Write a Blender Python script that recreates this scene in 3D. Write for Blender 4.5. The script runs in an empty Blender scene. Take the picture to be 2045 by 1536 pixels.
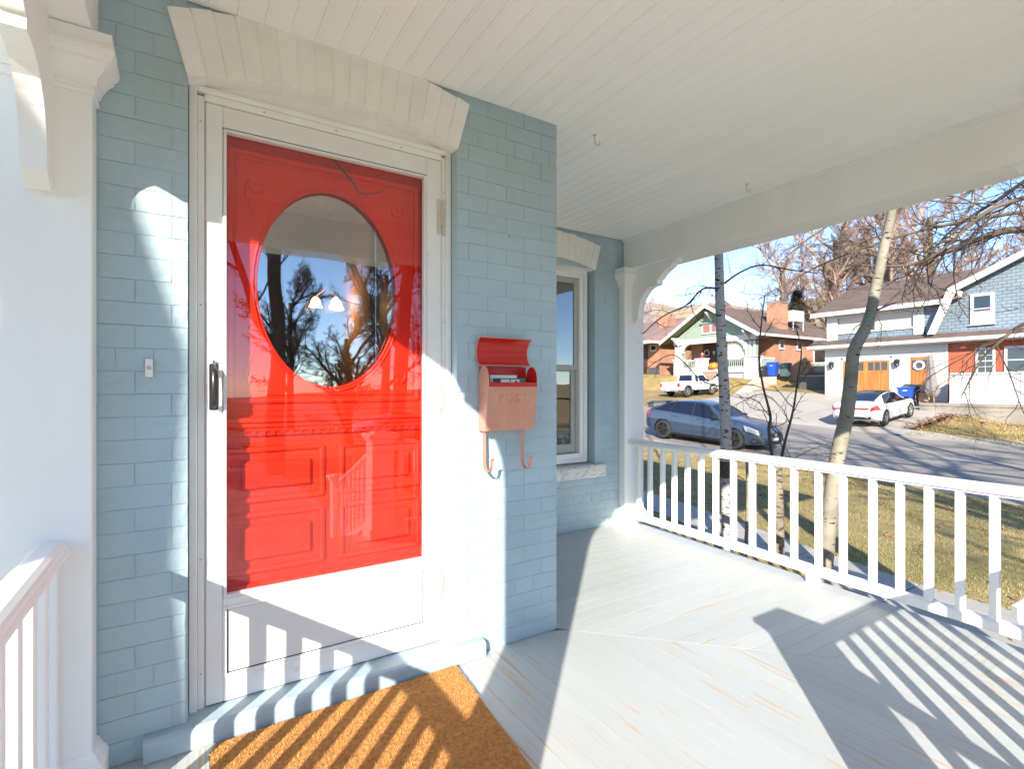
import bpy, math, random
import numpy as np
from mathutils import Vector, Matrix
R = math.radians
C = bpy.context.scene.collection
sc = bpy.context.scene

# ------------------------------------------------------------------ camera, sky, sun, exposure
cam_d = bpy.data.cameras.new('camera'); cam = bpy.data.objects.new('camera', cam_d); C.objects.link(cam)
cam.location = (0, -2.127, 1.25)
cam.rotation_euler = (R(90), 0, R(57.847 - 90))
cam_d.sensor_width = 36; cam_d.lens = 36 * 1029.4 / 2045; cam_d.shift_y = 4.6 / 2045
cam_d.clip_start = 0.02; cam_d.clip_end = 3000
sc.camera = cam

SUN_EL = 24.3; SUN_DIR = (0.70, 0.714)          # where the light travels to, over the ground
world = bpy.data.worlds.new('World'); sc.world = world; world.use_nodes = True
wn = world.node_tree; wn.nodes.clear()
sky = wn.nodes.new('ShaderNodeTexSky'); sky.sky_type = 'NISHITA'; sky.sun_disc = False
sky.sun_elevation = R(SUN_EL); sky.sun_rotation = math.atan2(-SUN_DIR[0], -SUN_DIR[1])
sky.altitude = 1400; sky.air_density = 0.75; sky.dust_density = 0.15; sky.ozone_density = 2.2
bg = wn.nodes.new('ShaderNodeBackground'); bg.inputs['Strength'].default_value = 0.092
wo = wn.nodes.new('ShaderNodeOutputWorld')
wn.links.new(sky.outputs[0], bg.inputs[0]); wn.links.new(bg.outputs[0], wo.inputs[0])
sun_d = bpy.data.lights.new('sun', 'SUN'); sun_d.energy = 2.35; sun_d.angle = R(0.5); sun_d.color = (1, .93, .82)
sun = bpy.data.objects.new('sun', sun_d); C.objects.link(sun)
sun.rotation_euler = Vector((SUN_DIR[0], SUN_DIR[1], -math.tan(R(SUN_EL)))).to_track_quat('-Z', 'Y').to_euler()
sun.location = (-20, -20, 20)
sc.view_settings.view_transform = 'Standard'; sc.view_settings.look = 'None'
sc.view_settings.exposure = 2.2; sc.view_settings.gamma = 1.0; sc.view_settings.use_curve_mapping = False
sc.render.engine = 'CYCLES'
sc.cycles.use_denoising = True; sc.cycles.max_bounces = 12; sc.cycles.diffuse_bounces = 9
sc.cycles.transparent_max_bounces = 16; sc.cycles.sample_clamp_indirect = 10

# ------------------------------------------------------------------ materials
def mat(name, col, rough=.6, var=.06, scale=6.0, bump=0.0, bscale=40.0, metal=0.0, rnd=0.0, spec=.5, coat=0.0,
        col2=None, stretch=None, mixlo=.4, mixhi=.65, detail=6, dist=.01):
    m = bpy.data.materials.new(name); m.use_nodes = True
    nt = m.node_tree; N = nt.nodes; L = nt.links; N.clear()
    out = N.new('ShaderNodeOutputMaterial'); b = N.new('ShaderNodeBsdfPrincipled'); L.new(b.outputs[0], out.inputs[0])
    b.inputs['Roughness'].default_value = rough; b.inputs['Metallic'].default_value = metal
    b.inputs['Specular IOR Level'].default_value = spec; b.inputs['Coat Weight'].default_value = coat
    b.inputs['Coat Roughness'].default_value = .05
    g = N.new('ShaderNodeNewGeometry'); mp = N.new('ShaderNodeMapping'); L.new(g.outputs['Position'], mp.inputs[0])
    if stretch: mp.inputs['Scale'].default_value = stretch
    nz = N.new('ShaderNodeTexNoise'); nz.inputs['Scale'].default_value = scale; nz.inputs['Detail'].default_value = detail
    L.new(mp.outputs[0], nz.inputs['Vector'])
    mr = N.new('ShaderNodeMapRange'); L.new(nz.outputs[0], mr.inputs[0])
    mr.inputs[1].default_value = .3; mr.inputs[2].default_value = .7; mr.inputs[3].default_value = 1 - var; mr.inputs[4].default_value = 1 + var
    val = mr.outputs[0]
    if rnd:
        oi = N.new('ShaderNodeObjectInfo'); m2 = N.new('ShaderNodeMapRange'); L.new(oi.outputs['Random'], m2.inputs[0])
        m2.inputs[3].default_value = 1 - rnd; m2.inputs[4].default_value = 1 + rnd
        mu = N.new('ShaderNodeMath'); mu.operation = 'MULTIPLY'; L.new(val, mu.inputs[0]); L.new(m2.outputs[0], mu.inputs[1]); val = mu.outputs[0]
    base = None
    if col2 is not None:
        n2 = N.new('ShaderNodeTexNoise'); n2.inputs['Scale'].default_value = scale * .7; n2.inputs['Detail'].default_value = 8
        n2.inputs['Roughness'].default_value = .65
        L.new(mp.outputs[0], n2.inputs['Vector'])
        r2 = N.new('ShaderNodeMapRange'); L.new(n2.outputs[0], r2.inputs[0]); r2.inputs[1].default_value = mixlo; r2.inputs[2].default_value = mixhi
        mx = N.new('ShaderNodeMix'); mx.data_type = 'RGBA'; L.new(r2.outputs[0], mx.inputs[0])
        mx.inputs[6].default_value = (*col, 1); mx.inputs[7].default_value = (*col2, 1); base = mx.outputs[2]
    sc_ = N.new('ShaderNodeVectorMath'); sc_.operation = 'SCALE'; L.new(val, sc_.inputs['Scale'])
    if base is not None: L.new(base, sc_.inputs[0])
    else: sc_.inputs[0].default_value = col
    L.new(sc_.outputs[0], b.inputs['Base Color'])
    if bump:
        nb = N.new('ShaderNodeTexNoise'); nb.inputs['Scale'].default_value = bscale; nb.inputs['Detail'].default_value = 8
        L.new(mp.outputs[0], nb.inputs['Vector'])
        bp = N.new('ShaderNodeBump'); bp.inputs['Strength'].default_value = bump; bp.inputs['Distance'].default_value = dist
        L.new(nb.outputs[0], bp.inputs['Height']); L.new(bp.outputs[0], b.inputs['Normal'])
    return m

def glass(name, refl=.14, tint=(.96, .97, .96), wav=0.0):
    """thin clear pane: reflection rises towards grazing view, the same from both sides"""
    m = bpy.data.materials.new(name); m.use_nodes = True; nt = m.node_tree; N = nt.nodes; L = nt.links; N.clear()
    out = N.new('ShaderNodeOutputMaterial'); mx = N.new('ShaderNodeMixShader'); t = N.new('ShaderNodeBsdfTransparent')
    g = N.new('ShaderNodeBsdfGlossy'); f = N.new('ShaderNodeLayerWeight'); f.inputs[0].default_value = .5
    p = N.new('ShaderNodeMath'); p.operation = 'POWER'; p.inputs[1].default_value = 4; L.new(f.outputs['Facing'], p.inputs[0])
    q = N.new('ShaderNodeMath'); q.operation = 'MULTIPLY_ADD'; q.inputs[1].default_value = 1 - refl; q.inputs[2].default_value = refl; L.new(p.outputs[0], q.inputs[0])
    t.inputs[0].default_value = (*tint, 1); g.inputs['Roughness'].default_value = 0.0
    L.new(q.outputs[0], mx.inputs[0]); L.new(t.outputs[0], mx.inputs[1]); L.new(g.outputs[0], mx.inputs[2]); L.new(mx.outputs[0], out.inputs[0])
    if wav:
        ge = N.new('ShaderNodeNewGeometry'); nb = N.new('ShaderNodeTexNoise'); nb.inputs['Scale'].default_value = 3; nb.inputs['Detail'].default_value = 1
        L.new(ge.outputs['Position'], nb.inputs['Vector'])
        bp = N.new('ShaderNodeBump'); bp.inputs['Strength'].default_value = wav; bp.inputs['Distance'].default_value = .02
        L.new(nb.outputs[0], bp.inputs['Height']); L.new(bp.outputs[0], g.inputs['Normal'])
    return m

def emis(name, col, s):
    m = bpy.data.materials.new(name); m.use_nodes = True; b = m.node_tree.nodes['Principled BSDF']
    b.inputs['Base Color'].default_value = (*col, 1); b.inputs['Emission Color'].default_value = (*col, 1); b.inputs['Emission Strength'].default_value = s
    return m

def add_cracks(m, axis_scale, colr, thr=.62, scale=5):
    """worn paint: streaks of bare wood along the boards"""
    nt = m.node_tree; N = nt.nodes; L = nt.links; b = N['Principled BSDF']
    src = b.inputs['Base Color'].links[0].from_socket
    g = N.new('ShaderNodeNewGeometry'); mp = N.new('ShaderNodeMapping'); mp.inputs['Scale'].default_value = axis_scale
    L.new(g.outputs['Position'], mp.inputs[0])
    n = N.new('ShaderNodeTexNoise'); n.inputs['Scale'].default_value = scale; n.inputs['Detail'].default_value = 9; n.inputs['Roughness'].default_value = .7
    L.new(mp.outputs[0], n.inputs['Vector'])
    n2 = N.new('ShaderNodeTexNoise'); n2.inputs['Scale'].default_value = 1.3; L.new(g.outputs['Position'], n2.inputs['Vector'])
    ad = N.new('ShaderNodeMath'); ad.operation = 'MULTIPLY_ADD'; ad.inputs[1].default_value = .35; L.new(n2.outputs[0], ad.inputs[0]); L.new(n.outputs[0], ad.inputs[2])
    r = N.new('ShaderNodeMapRange'); r.inputs[1].default_value = thr + .17; r.inputs[2].default_value = thr + .23; L.new(ad.outputs[0], r.inputs[0])
    mx = N.new('ShaderNodeMix'); mx.data_type = 'RGBA'; L.new(r.outputs[0], mx.inputs[0]); L.new(src, mx.inputs[6]); mx.inputs[7].default_value = (*colr, 1)
    L.new(mx.outputs[2], b.inputs['Base Color'])

M = {}
M['blue'] = mat('blue_brick_paint', (.375, .485, .53), .5, .06, 2.2, .5, 22, rnd=.02, dist=.004)
M['bluetrim'] = mat('blue_step_paint', (.36, .46, .51), .5, .06, 8, .15, 60)
M['cream'] = mat('cream_brick_paint', (.86, .84, .79), .5, .04, 8, .35, 30, rnd=.02, dist=.005)
M['white'] = mat('white_wood_paint', (.88, .87, .845), .42, .03, 5, .06, 60, stretch=(1, 1, .15))
M['ceil'] = mat('ceiling_paint', (.90, .895, .87), .5, .025, 4, .04, 50, stretch=(1, .1, 1), rnd=.01)
M['metal_white'] = mat('white_enamel', (.72, .71, .69), .35, .02, 4, 0)
M['dirtwhite'] = mat('white_enamel_rust', (.79, .775, .745), .38, .03, 9, .05, 80, col2=(.40, .24, .13), mixlo=.66, mixhi=.74)
M['hinge'] = mat('hinge_metal', (.62, .56, .46), .35, .08, 60, .1, 90, metal=.25)
M['black'] = mat('black_metal', (.02, .02, .02), .3, .1, 30)
M['rubber'] = mat('black_gasket', (.015, .015, .015), .7, .1, 30)
M['chrome'] = mat('chrome', (.6, .6, .58), .18, .05, 30, metal=1)
M['red'] = mat('red_door_paint', (.74, .020, .004), .45, .07, 3, .25, 45, stretch=(1, 1, .2), spec=.22)
M['floorx'] = mat('porch_floor_paint_across', (.455, .48, .47), .42, .05, 4, .1, 30, stretch=(.15, 1, 1), rnd=.03)
add_cracks(M['floorx'], (.35, 9, 1), (.50, .36, .22), thr=.615)
M['floory'] = mat('porch_floor_paint_along', (.455, .48, .47), .42, .05, 4, .1, 30, stretch=(1, .15, 1), rnd=.03)
add_cracks(M['floory'], (9, .35, 1), (.50, .36, .22), thr=.60)
M['seam'] = mat('seam_filler', (.20, .18, .15), .9, .2, 9)
M['darkwood'] = mat('bare_dark_wood', (.10, .06, .035), .8, .2, 20)
M['coir'] = mat('coir', (.46, .22, .06), .95, .35, 60, .8, 220, dist=.004)
M['coirf'] = mat('coir_fibre', (.62, .33, .10), .9, .35, 90, rnd=.0)
M['copper'] = mat('copper_paint', (.63, .27, .18), .38, .07, 14, .05, 60, metal=.25, col2=(.60, .32, .24), mixlo=.35, mixhi=.7)
M['redin'] = mat('mailbox_red', (.52, .012, .008), .3, .04, 10, coat=.2)
M['paper'] = mat('paper', (.82, .80, .76), .7, .02, 10)
M['copperdark'] = mat('darker_copper', (.55, .235, .16), .4, .07, 14, metal=.25)  # a tone darker than the body so the raised letters stand out
M['papergreen'] = mat('green_card', (.06, .20, .15), .6, .03, 10)
M['paperdark'] = mat('dark_print', (.03, .04, .05), .5, .03, 10)
M['redink'] = mat('red_print', (.5, .03, .02), .5, .03, 10)
M['stone'] = mat('sill_stone', (.70, .68, .64), .7, .12, 12, .9, 22, col2=(.42, .40, .37), mixlo=.55, mixhi=.75, dist=.02)
M['sash'] = mat('grey_sash', (.42, .41, .38), .45, .03, 10)
M['hallwall'] = mat('tan_hall_wall', (.50, .38, .20), .9, .05, 3)
M['room'] = mat('dark_room_wall', (.10, .08, .065), .9, .05, 3)
M['glass'] = glass('storm_glass', .09, (.96, .97, .96), wav=.04)
M['glassd'] = glass('window_glass', .30, (.8, .82, .81), wav=.06)
M['ovalglass'] = glass('oval_glass', .42, (.8, .8, .76), wav=.05)
M['bulb'] = emis('bulb_glow', (1, .52, .2), 5.0)
M['brass'] = mat('brass', (.5, .35, .12), .3, .1, 20, metal=1)

# ------------------------------------------------------------------ mesh builder
class MB:
    def __init__(s): s.v = []; s.f = []; s.sm = []
    def add(s, vs, fs, smooth=False):
        o = len(s.v); s.v.extend([tuple(map(float, p)) for p in vs]); s.f.extend([tuple(i + o for i in f) for f in fs]); s.sm.extend([smooth] * len(fs)); return s
    def box(s, x0, y0, z0, x1, y1, z1, ch=0):
        if ch <= 0:
            vs = [(x0, y0, z0), (x1, y0, z0), (x1, y1, z0), (x0, y1, z0), (x0, y0, z1), (x1, y0, z1), (x1, y1, z1), (x0, y1, z1)]
            return s.add(vs, [(0, 3, 2, 1), (4, 5, 6, 7), (0, 1, 5, 4), (1, 2, 6, 5), (2, 3, 7, 6), (3, 0, 4, 7)])
        c = min(ch, (x1 - x0) * .4, (y1 - y0) * .4, (z1 - z0) * .4)
        vs = []
        for z, k in ((z0, 1), (z0 + c, 0), (z1 - c, 0), (z1, 1)):
            a = c * k
            q = [(x0 + a + c * (1 - k), y0 + a), (x1 - a - c * (1 - k), y0 + a), (x1 - a, y0 + a + c * (1 - k)), (x1 - a, y1 - a - c * (1 - k)),
                 (x1 - a - c * (1 - k), y1 - a), (x0 + a + c * (1 - k), y1 - a), (x0 + a, y1 - a - c * (1 - k)), (x0 + a, y0 + a + c * (1 - k))]
            vs += [(x, y, z) for x, y in q]
        fs = [tuple(reversed(range(8))), tuple(range(24, 32))]
        for l in range(3):
            for i in range(8):
                j = (i + 1) % 8; fs.append((l * 8 + i, l * 8 + j, (l + 1) * 8 + j, (l + 1) * 8 + i))
        return s.add(vs, fs)
    def prism(s, poly, axis, a, b):
        """poly: 2-D outline in the two other axes (x: (y,z), y: (x,z), z: (x,y))"""
        n = len(poly)
        f = {'x': lambda p, t: (t, p[0], p[1]), 'y': lambda p, t: (p[0], t, p[1]), 'z': lambda p, t: (p[0], p[1], t)}[axis]
        vs = [f(p, a) for p in poly] + [f(p, b) for p in poly]
        return s.add(vs, [tuple(range(n)), tuple(reversed(range(n, 2 * n)))] + [(i, i + n, (i + 1) % n + n, (i + 1) % n) for i in range(n)])
    def extr(s, prof, p0, p1, up=(0, 0, 1), smooth=False):
        """profile of (side, up) points carried from p0 to p1"""
        p0, p1, up = Vector(p0), Vector(p1), Vector(up); d = (p1 - p0).normalized(); sd = d.cross(up).normalized(); u2 = sd.cross(d).normalized()
        vs = [p0 + sd * a + u2 * b for a, b in prof] + [p1 + sd * a + u2 * b for a, b in prof]; n = len(prof)
        s.add(vs, [tuple(range(n)), tuple(reversed(range(n, 2 * n)))], False)
        o = len(s.v) - 2 * n
        s.f.extend([(o + i, o + i + n, o + (i + 1) % n + n, o + (i + 1) % n) for i in range(n)]); s.sm.extend([smooth] * n)
        return s
    def tube(s, pts, rad, n=6, cap=True, smooth=True):
        pts = [Vector(p) for p in pts]; m = len(pts)
        if not hasattr(rad, '__len__'): rad = [rad] * m
        vs = []; ref = None
        for i, p in enumerate(pts):
            d = (pts[min(i + 1, m - 1)] - pts[max(i - 1, 0)])
            d = d.normalized() if d.length > 1e-9 else Vector((0, 0, 1))
            if ref is None: ref = d.orthogonal().normalized()
            ref = (ref - d * ref.dot(d)); ref = ref.normalized() if ref.length > 1e-6 else d.orthogonal().normalized()
            b = d.cross(ref)
            for k in range(n):
                a = 2 * math.pi * k / n; vs.append(p + (ref * math.cos(a) + b * math.sin(a)) * rad[i])
        fs = [(i * n + k, i * n + (k + 1) % n, (i + 1) * n + (k + 1) % n, (i + 1) * n + k) for i in range(m - 1) for k in range(n)]
        s.add(vs, fs, smooth)
        if cap: s.add(vs[:n], [tuple(reversed(range(n)))]); s.add(vs[-n:], [tuple(range(n))])
        return s
    def lathe(s, prof, c=(0, 0, 0), axis='z', n=20, smooth=True):
        vs = []
        for r, h in prof:
            for k in range(n):
                a = 2 * math.pi * k / n; x, y = r * math.cos(a), r * math.sin(a)
                q = {'z': (x, y, h), 'y': (x, h, y), 'x': (h, x, y)}[axis]; vs.append((q[0] + c[0], q[1] + c[1], q[2] + c[2]))
        m = len(prof)
        return s.add(vs, [(i * n + k, i * n + (k + 1) % n, (i + 1) * n + (k + 1) % n, (i + 1) * n + k) for i in range(m - 1) for k in range(n)], smooth)
    def quad(s, *p): return s.add(p, [tuple(range(len(p)))])
    def mesh(s, name, off=(0, 0, 0), fix=True):
        me = bpy.data.meshes.new(name)
        v = np.array(s.v, float) - np.array(off, float)
        me.from_pydata(v.tolist(), [], s.f)
        if any(s.sm): me.polygons.foreach_set('use_smooth', s.sm)
        if fix and len(s.f) < 6000:
            import bmesh
            bm = bmesh.new(); bm.from_mesh(me); bmesh.ops.recalc_face_normals(bm, faces=bm.faces); bm.to_mesh(me); bm.free()
        me.update(); return me
    def build(s, name, m, parent=None, local=False, loc=None):
        off = (0, 0, 0)
        if parent is not None and not local: off = world_loc(parent)
        if loc is not None: off = loc
        o = bpy.data.objects.new(name, s.mesh(name, off)); C.objects.link(o)
        o.data.materials.append(m if not isinstance(m, str) else M[m])
        if parent is not None: o.parent = parent
        elif loc is not None: o.location = loc
        return o

def world_loc(o):
    v = Vector((0, 0, 0))
    while o is not None: v += o.location; o = o.parent
    return tuple(v)
def tag(o, label=None, cat=None, group=None, kind=None):
    if label: o['label'] = label
    if cat: o['category'] = cat
    if group: o['group'] = group
    if kind: o['kind'] = kind
    return o
def thing(name, label, cat, loc=(0, 0, 0), rz=0, group=None):
    o = bpy.data.objects.new(name, None); C.objects.link(o); o.location = loc; o.rotation_euler = (0, 0, rz); o.empty_display_size = .2
    return tag(o, label, cat, group)
def part(parent, name, m, **k):
    o = bpy.data.objects.new(name, k['mesh']); C.objects.link(o); o.parent = parent
    if 'at' in k: o.location = Vector(k['at']) - Vector(world_loc(parent))
    if not o.data.materials: o.data.materials.append(m if not isinstance(m, str) else M[m])
    return o
def node(parent, name, loc):
    o = bpy.data.objects.new(name, None); C.objects.link(o); o.parent = parent; o.location = Vector(loc) - Vector(world_loc(parent)); return o
def copy_tree(o, parent=None):
    c = o.copy(); C.objects.link(c); c.parent = parent
    for ch in list(o.children): copy_tree(ch, c)
    return c
rng = random.Random(7)
# ------------------------------------------------------------------ our house: brick walls
COURSE = .0766; CEIL = 2.60
house = thing('brick_house', 'blue painted brick house front with red entry door behind a white storm door', 'house', (0.5, 1.0, 0))

BR = {}
def brick_mesh(w, seed):
    key = (round(w, 3), seed)
    if key in BR: return BR[key]
    r = random.Random(seed * 131 + int(w * 1000)); h = COURSE - .0024; nx, nz = 4, 2
    vs = []; fs = []
    for j in range(nz + 1):
        for i in range(nx + 1):
            ex = i in (0, nx); ez = j in (0, nz)
            x = w * i / nx + (r.uniform(-.0022, .0022) if not ex else r.uniform(-.0008, .0008)); z = h * j / nz + r.uniform(-.0008, .0008)
            y = (.0016 if (ex or ez) else 0) + r.uniform(-.0008, .0008)
            vs.append((x, y, z))
    g = lambda i, j: j * (nx + 1) + i
    for j in range(nz):
        for i in range(nx): fs.append((g(i, j), g(i + 1, j), g(i + 1, j + 1), g(i, j + 1)))
    ring = [g(i, 0) for i in range(nx + 1)] + [g(nx, 1), g(nx, 2)] + [g(i, nz) for i in range(nx - 1, -1, -1)] + [g(0, 1)]
    o = len(vs)
    for k in ring: vs.append((vs[k][0], .010, vs[k][2]))
    n = len(ring)
    for k in range(n): fs.append((ring[k], o + k, o + (k + 1) % n, ring[(k + 1) % n]))
    mb = MB(); mb.add(vs, fs, False); me = mb.mesh('brick', fix=False); me.materials.append(M['blue']); BR[key] = me
    return me

def brick_wall(parent, x0, x1, y, z0, z1, holes=(), phase=0, L=.205, snap=.02, both=True):
    """running bond of painted bricks, their faces at y; holes: (xa, xb, za, zb)"""
    n = int(round((z1 - z0) / COURSE))
    for c in range(n):
        za = z0 + c * COURSE
        spans = [(x0, x1)]
        for ha, hb, va, vb in holes:
            if za + COURSE * .6 > va and za + COURSE * .4 < vb:
                ns = []
                for a, b in spans:
                    if ha - a > .02: ns.append((a, min(b, ha)))
                    if b - hb > .02: ns.append((max(a, hb), b))
                spans = ns
        header = (c % 7 == 3)
        LL = L / 2 if header else L
        off = (phase + (c % 2) * LL / 2)
        for a, b in spans:
            k = math.floor((a - x0 - off) / LL); x = x0 + off + k * LL
            cuts = [a]
            while x < b:
                if x - cuts[-1] > .03 and b - x > .03: cuts.append(x)
                x += LL
            cuts.append(b)
            for p, q in zip(cuts[:-1], cuts[1:]):
                w = q - p - .0018
                if w < .015: continue
                me = brick_mesh(w, rng.randrange(5))
                part(parent, 'brick', 'blue', mesh=me, at=(p + .0009, y + rng.uniform(-.0006, .0006), za + .0012))

wall = node(house, 'entry_wall', (0, 0, 0))
brick_wall(wall, -.56, 0, 0, 0, CEIL + .05)
brick_wall(wall, 1.04, 1.61, 0, 0, CEIL + .05, phase=.06)
mb = MB(); mb.box(-3.0, .004, -.6, 0, .30, 6.2); mb.box(1.04, .004, -.6, 1.604, 1.2, 6.2); mb.box(0, .09, 2.40, 1.04, .30, 6.2); mb.box(0, .005, 2.50, 1.04, .09, 6.2); mb.box(0, .10, -.6, 1.04, .30, 0.0)
mb.build('mortar_bed', 'blue', wall)
wall2 = node(house, 'side_wall', (2.5, 1.36, 0))
brick_wall(wall2, 2.25, 3.40, 1.36, 0, CEIL + .05, holes=((2.12, 3.06, .56, 2.30),), phase=.11)
mb = MB(); mb.box(1.604, 1.365, -.6, 2.12, 1.6, 6.2); mb.box(3.06, 1.365, -.6, 3.55, 1.6, 6.2)
mb.box(2.12, 1.365, -.6, 3.06, 1.6, .50); mb.box(2.12, 1.365, 2.34, 3.06, 1.6, 6.2)
mb.box(3.35, 1.6, -.6, 3.55, 9, 6.2)
mb.build('mortar_bed', 'blue', wall2)

def seg_arch(xc, half, zs, rise, thick, yf, yb, nb, name_parent, mname, clip=None):
    Rr = (half * half + rise * rise) / (2 * rise); zc = zs + rise - Rr; A = math.asin(half / Rr)
    for k in range(nb):
        a0 = -A + 2 * A * k / nb; a1 = -A + 2 * A * (k + 1) / nb; g = .0011 / Rr * 1.0
        a0 += g; a1 -= g; rr = random.Random(k * 3 + int(xc * 10)); dy = rr.uniform(-.0015, .0015); r1 = Rr + thick + rr.uniform(-.004, .004)
        P = lambda r, a: (xc + r * math.sin(a), zc + r * math.cos(a))
        q = [P(Rr, a0), P(Rr, a1), P(r1, a1), P(r1, a0)]
        c = ((q[0][0] + q[2][0]) / 2, (q[0][1] + q[2][1]) / 2); ins = [(c[0] + (p[0] - c[0]) * (1 - .0035 / .03), c[1] + (p[1] - c[1]) * .988) for p in q]
        vs = [(p[0], yf + dy, p[1]) for p in ins] + [(p[0], yf + dy + .003, p[1]) for p in q] + [(p[0], yb, p[1]) for p in q]
        fs = [(0, 1, 2, 3)] + [(i, i + 4, (i + 1) % 4 + 4, (i + 1) % 4) for i in range(4)] + [(i + 4, i + 8, (i + 1) % 4 + 8, (i + 1) % 4 + 4) for i in range(4)]
        MB().add(vs, fs).build('arch_brick', mname, name_parent)
    # solid core behind the joints
    pts = [(xc + (Rr + .002) * math.sin(a), zc + (Rr + .002) * math.cos(a)) for a in np.linspace(-A, A, 15)]
    top = [(xc + (Rr + thick - .008) * math.sin(a), zc + (Rr + thick - .008) * math.cos(a)) for a in np.linspace(A, -A, 15)]
    mb = MB(); n = 15
    for i in range(n - 1): mb.prism([pts[i], pts[i + 1], top[n - 2 - i], top[n - 1 - i]], 'y', yf + .004, yb)
    mb.build('arch_core', mname, name_parent)
    return Rr, zc, A
door_arch = node(house, 'door_arch', (.51, 0, 2.4))
seg_arch(.52, .522, 2.335, .07, .225, -.012, .085, 17, door_arch, 'cream')
win_arch = node(house, 'window_arch', (2.59, 1.36, 2.4))
seg_arch(2.59, .47, 2.285, .065, .225, 1.348, 1.44, 15, win_arch, 'cream')

# ---- door frame
fr = node(house, 'door_frame', (.51, .08, 0))
mb = MB()
mb.box(.002, .055, .0, .028, .14, 2.345, .003); mb.box(.028, .068, .0, .052, .14, 2.315, .003)
mb.build('jamb', 'dirtwhite', fr)
mb = MB(); mb.box(1.014, .055, .0, 1.038, .14, 2.345, .003); mb.box(.994, .068, .0, 1.014, .14, 2.315, .003)
mb.build('jamb', 'dirtwhite', fr)
mb = MB(); mb.box(.028, .055, 2.325, 1.014, .14, 2.345, .003); mb.box(.052, .066, 2.297, .994, .14, 2.325, .003)
mb.build('head_jamb', 'white', fr)
xs = np.linspace(.0, 1.04, 15)
mb = MB(); mb.prism([(0, 2.345), (1.04, 2.345)] + [(x, 2.36 + .07 * (1 - ((x - .52) / .52) ** 2)) for x in xs[::-1]], 'y', .07, .14)
mb.build('arch_infill', 'white', fr)
for k, (x, z) in enumerate([(.04, 2.22), (.04, 1.55), (.04, .62), (.04, .2), (1.004, 2.15), (1.004, 1.55), (1.004, .78), (.25, 2.311), (.52, 2.311), (.8, 2.311)]):
    MB().lathe([(0, -.0035), (.003, -.003), (.0045, 0)], (x, .0675 if z < 2.3 else .0655, z), 'y', 8).build('screw', 'hinge', fr)
mb = MB(); mb.box(.04, .085, .0, 1.0, .15, .062, .004); mb.build('threshold', 'rubber', fr)

# ---- step below the door
mb = MB()
prof = [(.10, 0), (-.045, 0), (-.05, .006), (-.05, .055), (-.046, .068), (-.034, .075), (.10, .075)]
mb.prism(prof, 'x', -.125, 1.165)
mb.build('door_step', 'bluetrim', house)

# ---- storm door
storm = node(house, 'storm_door', (.52, .075, .07))
storm['label'] = 'white full-view storm door'
DX0, DX1, DZ0, DZ1 = .054, .992, .078, 2.294; GX0, GX1, GZ0, GZ1 = .110, .918, .462, 2.212
def frame_mb(x0, x1, z0, z1, w, y0, y1, ch=.003, wb=None, wt=None):
    wb = w if wb is None else wb; wt = w if wt is None else wt
    mb = MB(); mb.box(x0, y0, z0, x0 + w, y1, z1, ch); mb.box(x1 - w, y0, z0, x1, y1, z1, ch)
    mb.box(x0 + w, y0 + .0004, z0, x1 - w, y1, z0 + wb, ch); mb.box(x0 + w, y0 + .0004, z1 - wt, x1 - w, y1, z1, ch); return mb
mb = MB(); y0, y1 = .064, .096
mb.box(DX0, y0, DZ0, GX0, y1, DZ1, .004); mb.box(GX1, y0, DZ0, DX1, y1, DZ1, .004)
mb.box(GX0, y0 + .0006, GZ1, GX1, y1, DZ1, .003); mb.box(GX0, y0 + .0006, .432, GX1, y1, GZ0, .003); mb.box(GX0, y0 + .0006, DZ0, GX1, y1, .165, .003)
mb.build('door_rail', 'dirtwhite', storm)
frame_mb(GX0 + .001, GX1 - .001, GZ0 + .001, GZ1 - .001, .011, .060, .090, .002).build('insert_frame', 'metal_white', storm)
g = MB(); g.box(GX0 + .010, .083, GZ0 + .010, GX1 - .010, .0835, GZ1 - .010)
MB().quad((GX0 + .012, .084, GZ0 + .012), (GX1 - .012, .084, GZ0 + .012), (GX1 - .012, .084, GZ1 - .012), (GX0 + .012, .084, GZ1 - .012)).build('glass_pane', 'glass', storm)
mb = MB(); mb.box(GX0 - .0015, .0628, GZ1 - .004, GX1, .0645, GZ1 + .002); mb.build('gasket', 'rubber', storm)
frame_mb(GX0, GX1, .165, .432, .013, .063, .09, .002).build('kick_frame', 'dirtwhite', storm)
mb = MB(); mb.box(GX0 + .013, .073, .178, GX1 - .013, .09, .419); mb.build('kick_panel', 'metal_white', storm)
mb = MB(); mb.box(GX0 + .011, .0726, .176, GX1 - .011, .0735, .182); mb.box(GX0 + .011, .0726, .4155, GX1 - .011, .0735, .4212)
mb.box(GX0 + .011, .0726, .178, GX0 + .0168, .0735, .42); mb.box(GX1 - .0168, .0726, .178, GX1 - .011, .0735, .42)
mb.build('gasket', 'rubber', storm)
mb = MB(); mb.box(DX0 + .004, .070, .066, DX1 - .004, .092, .0785); mb.build('door_sweep', 'rubber', storm)
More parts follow.
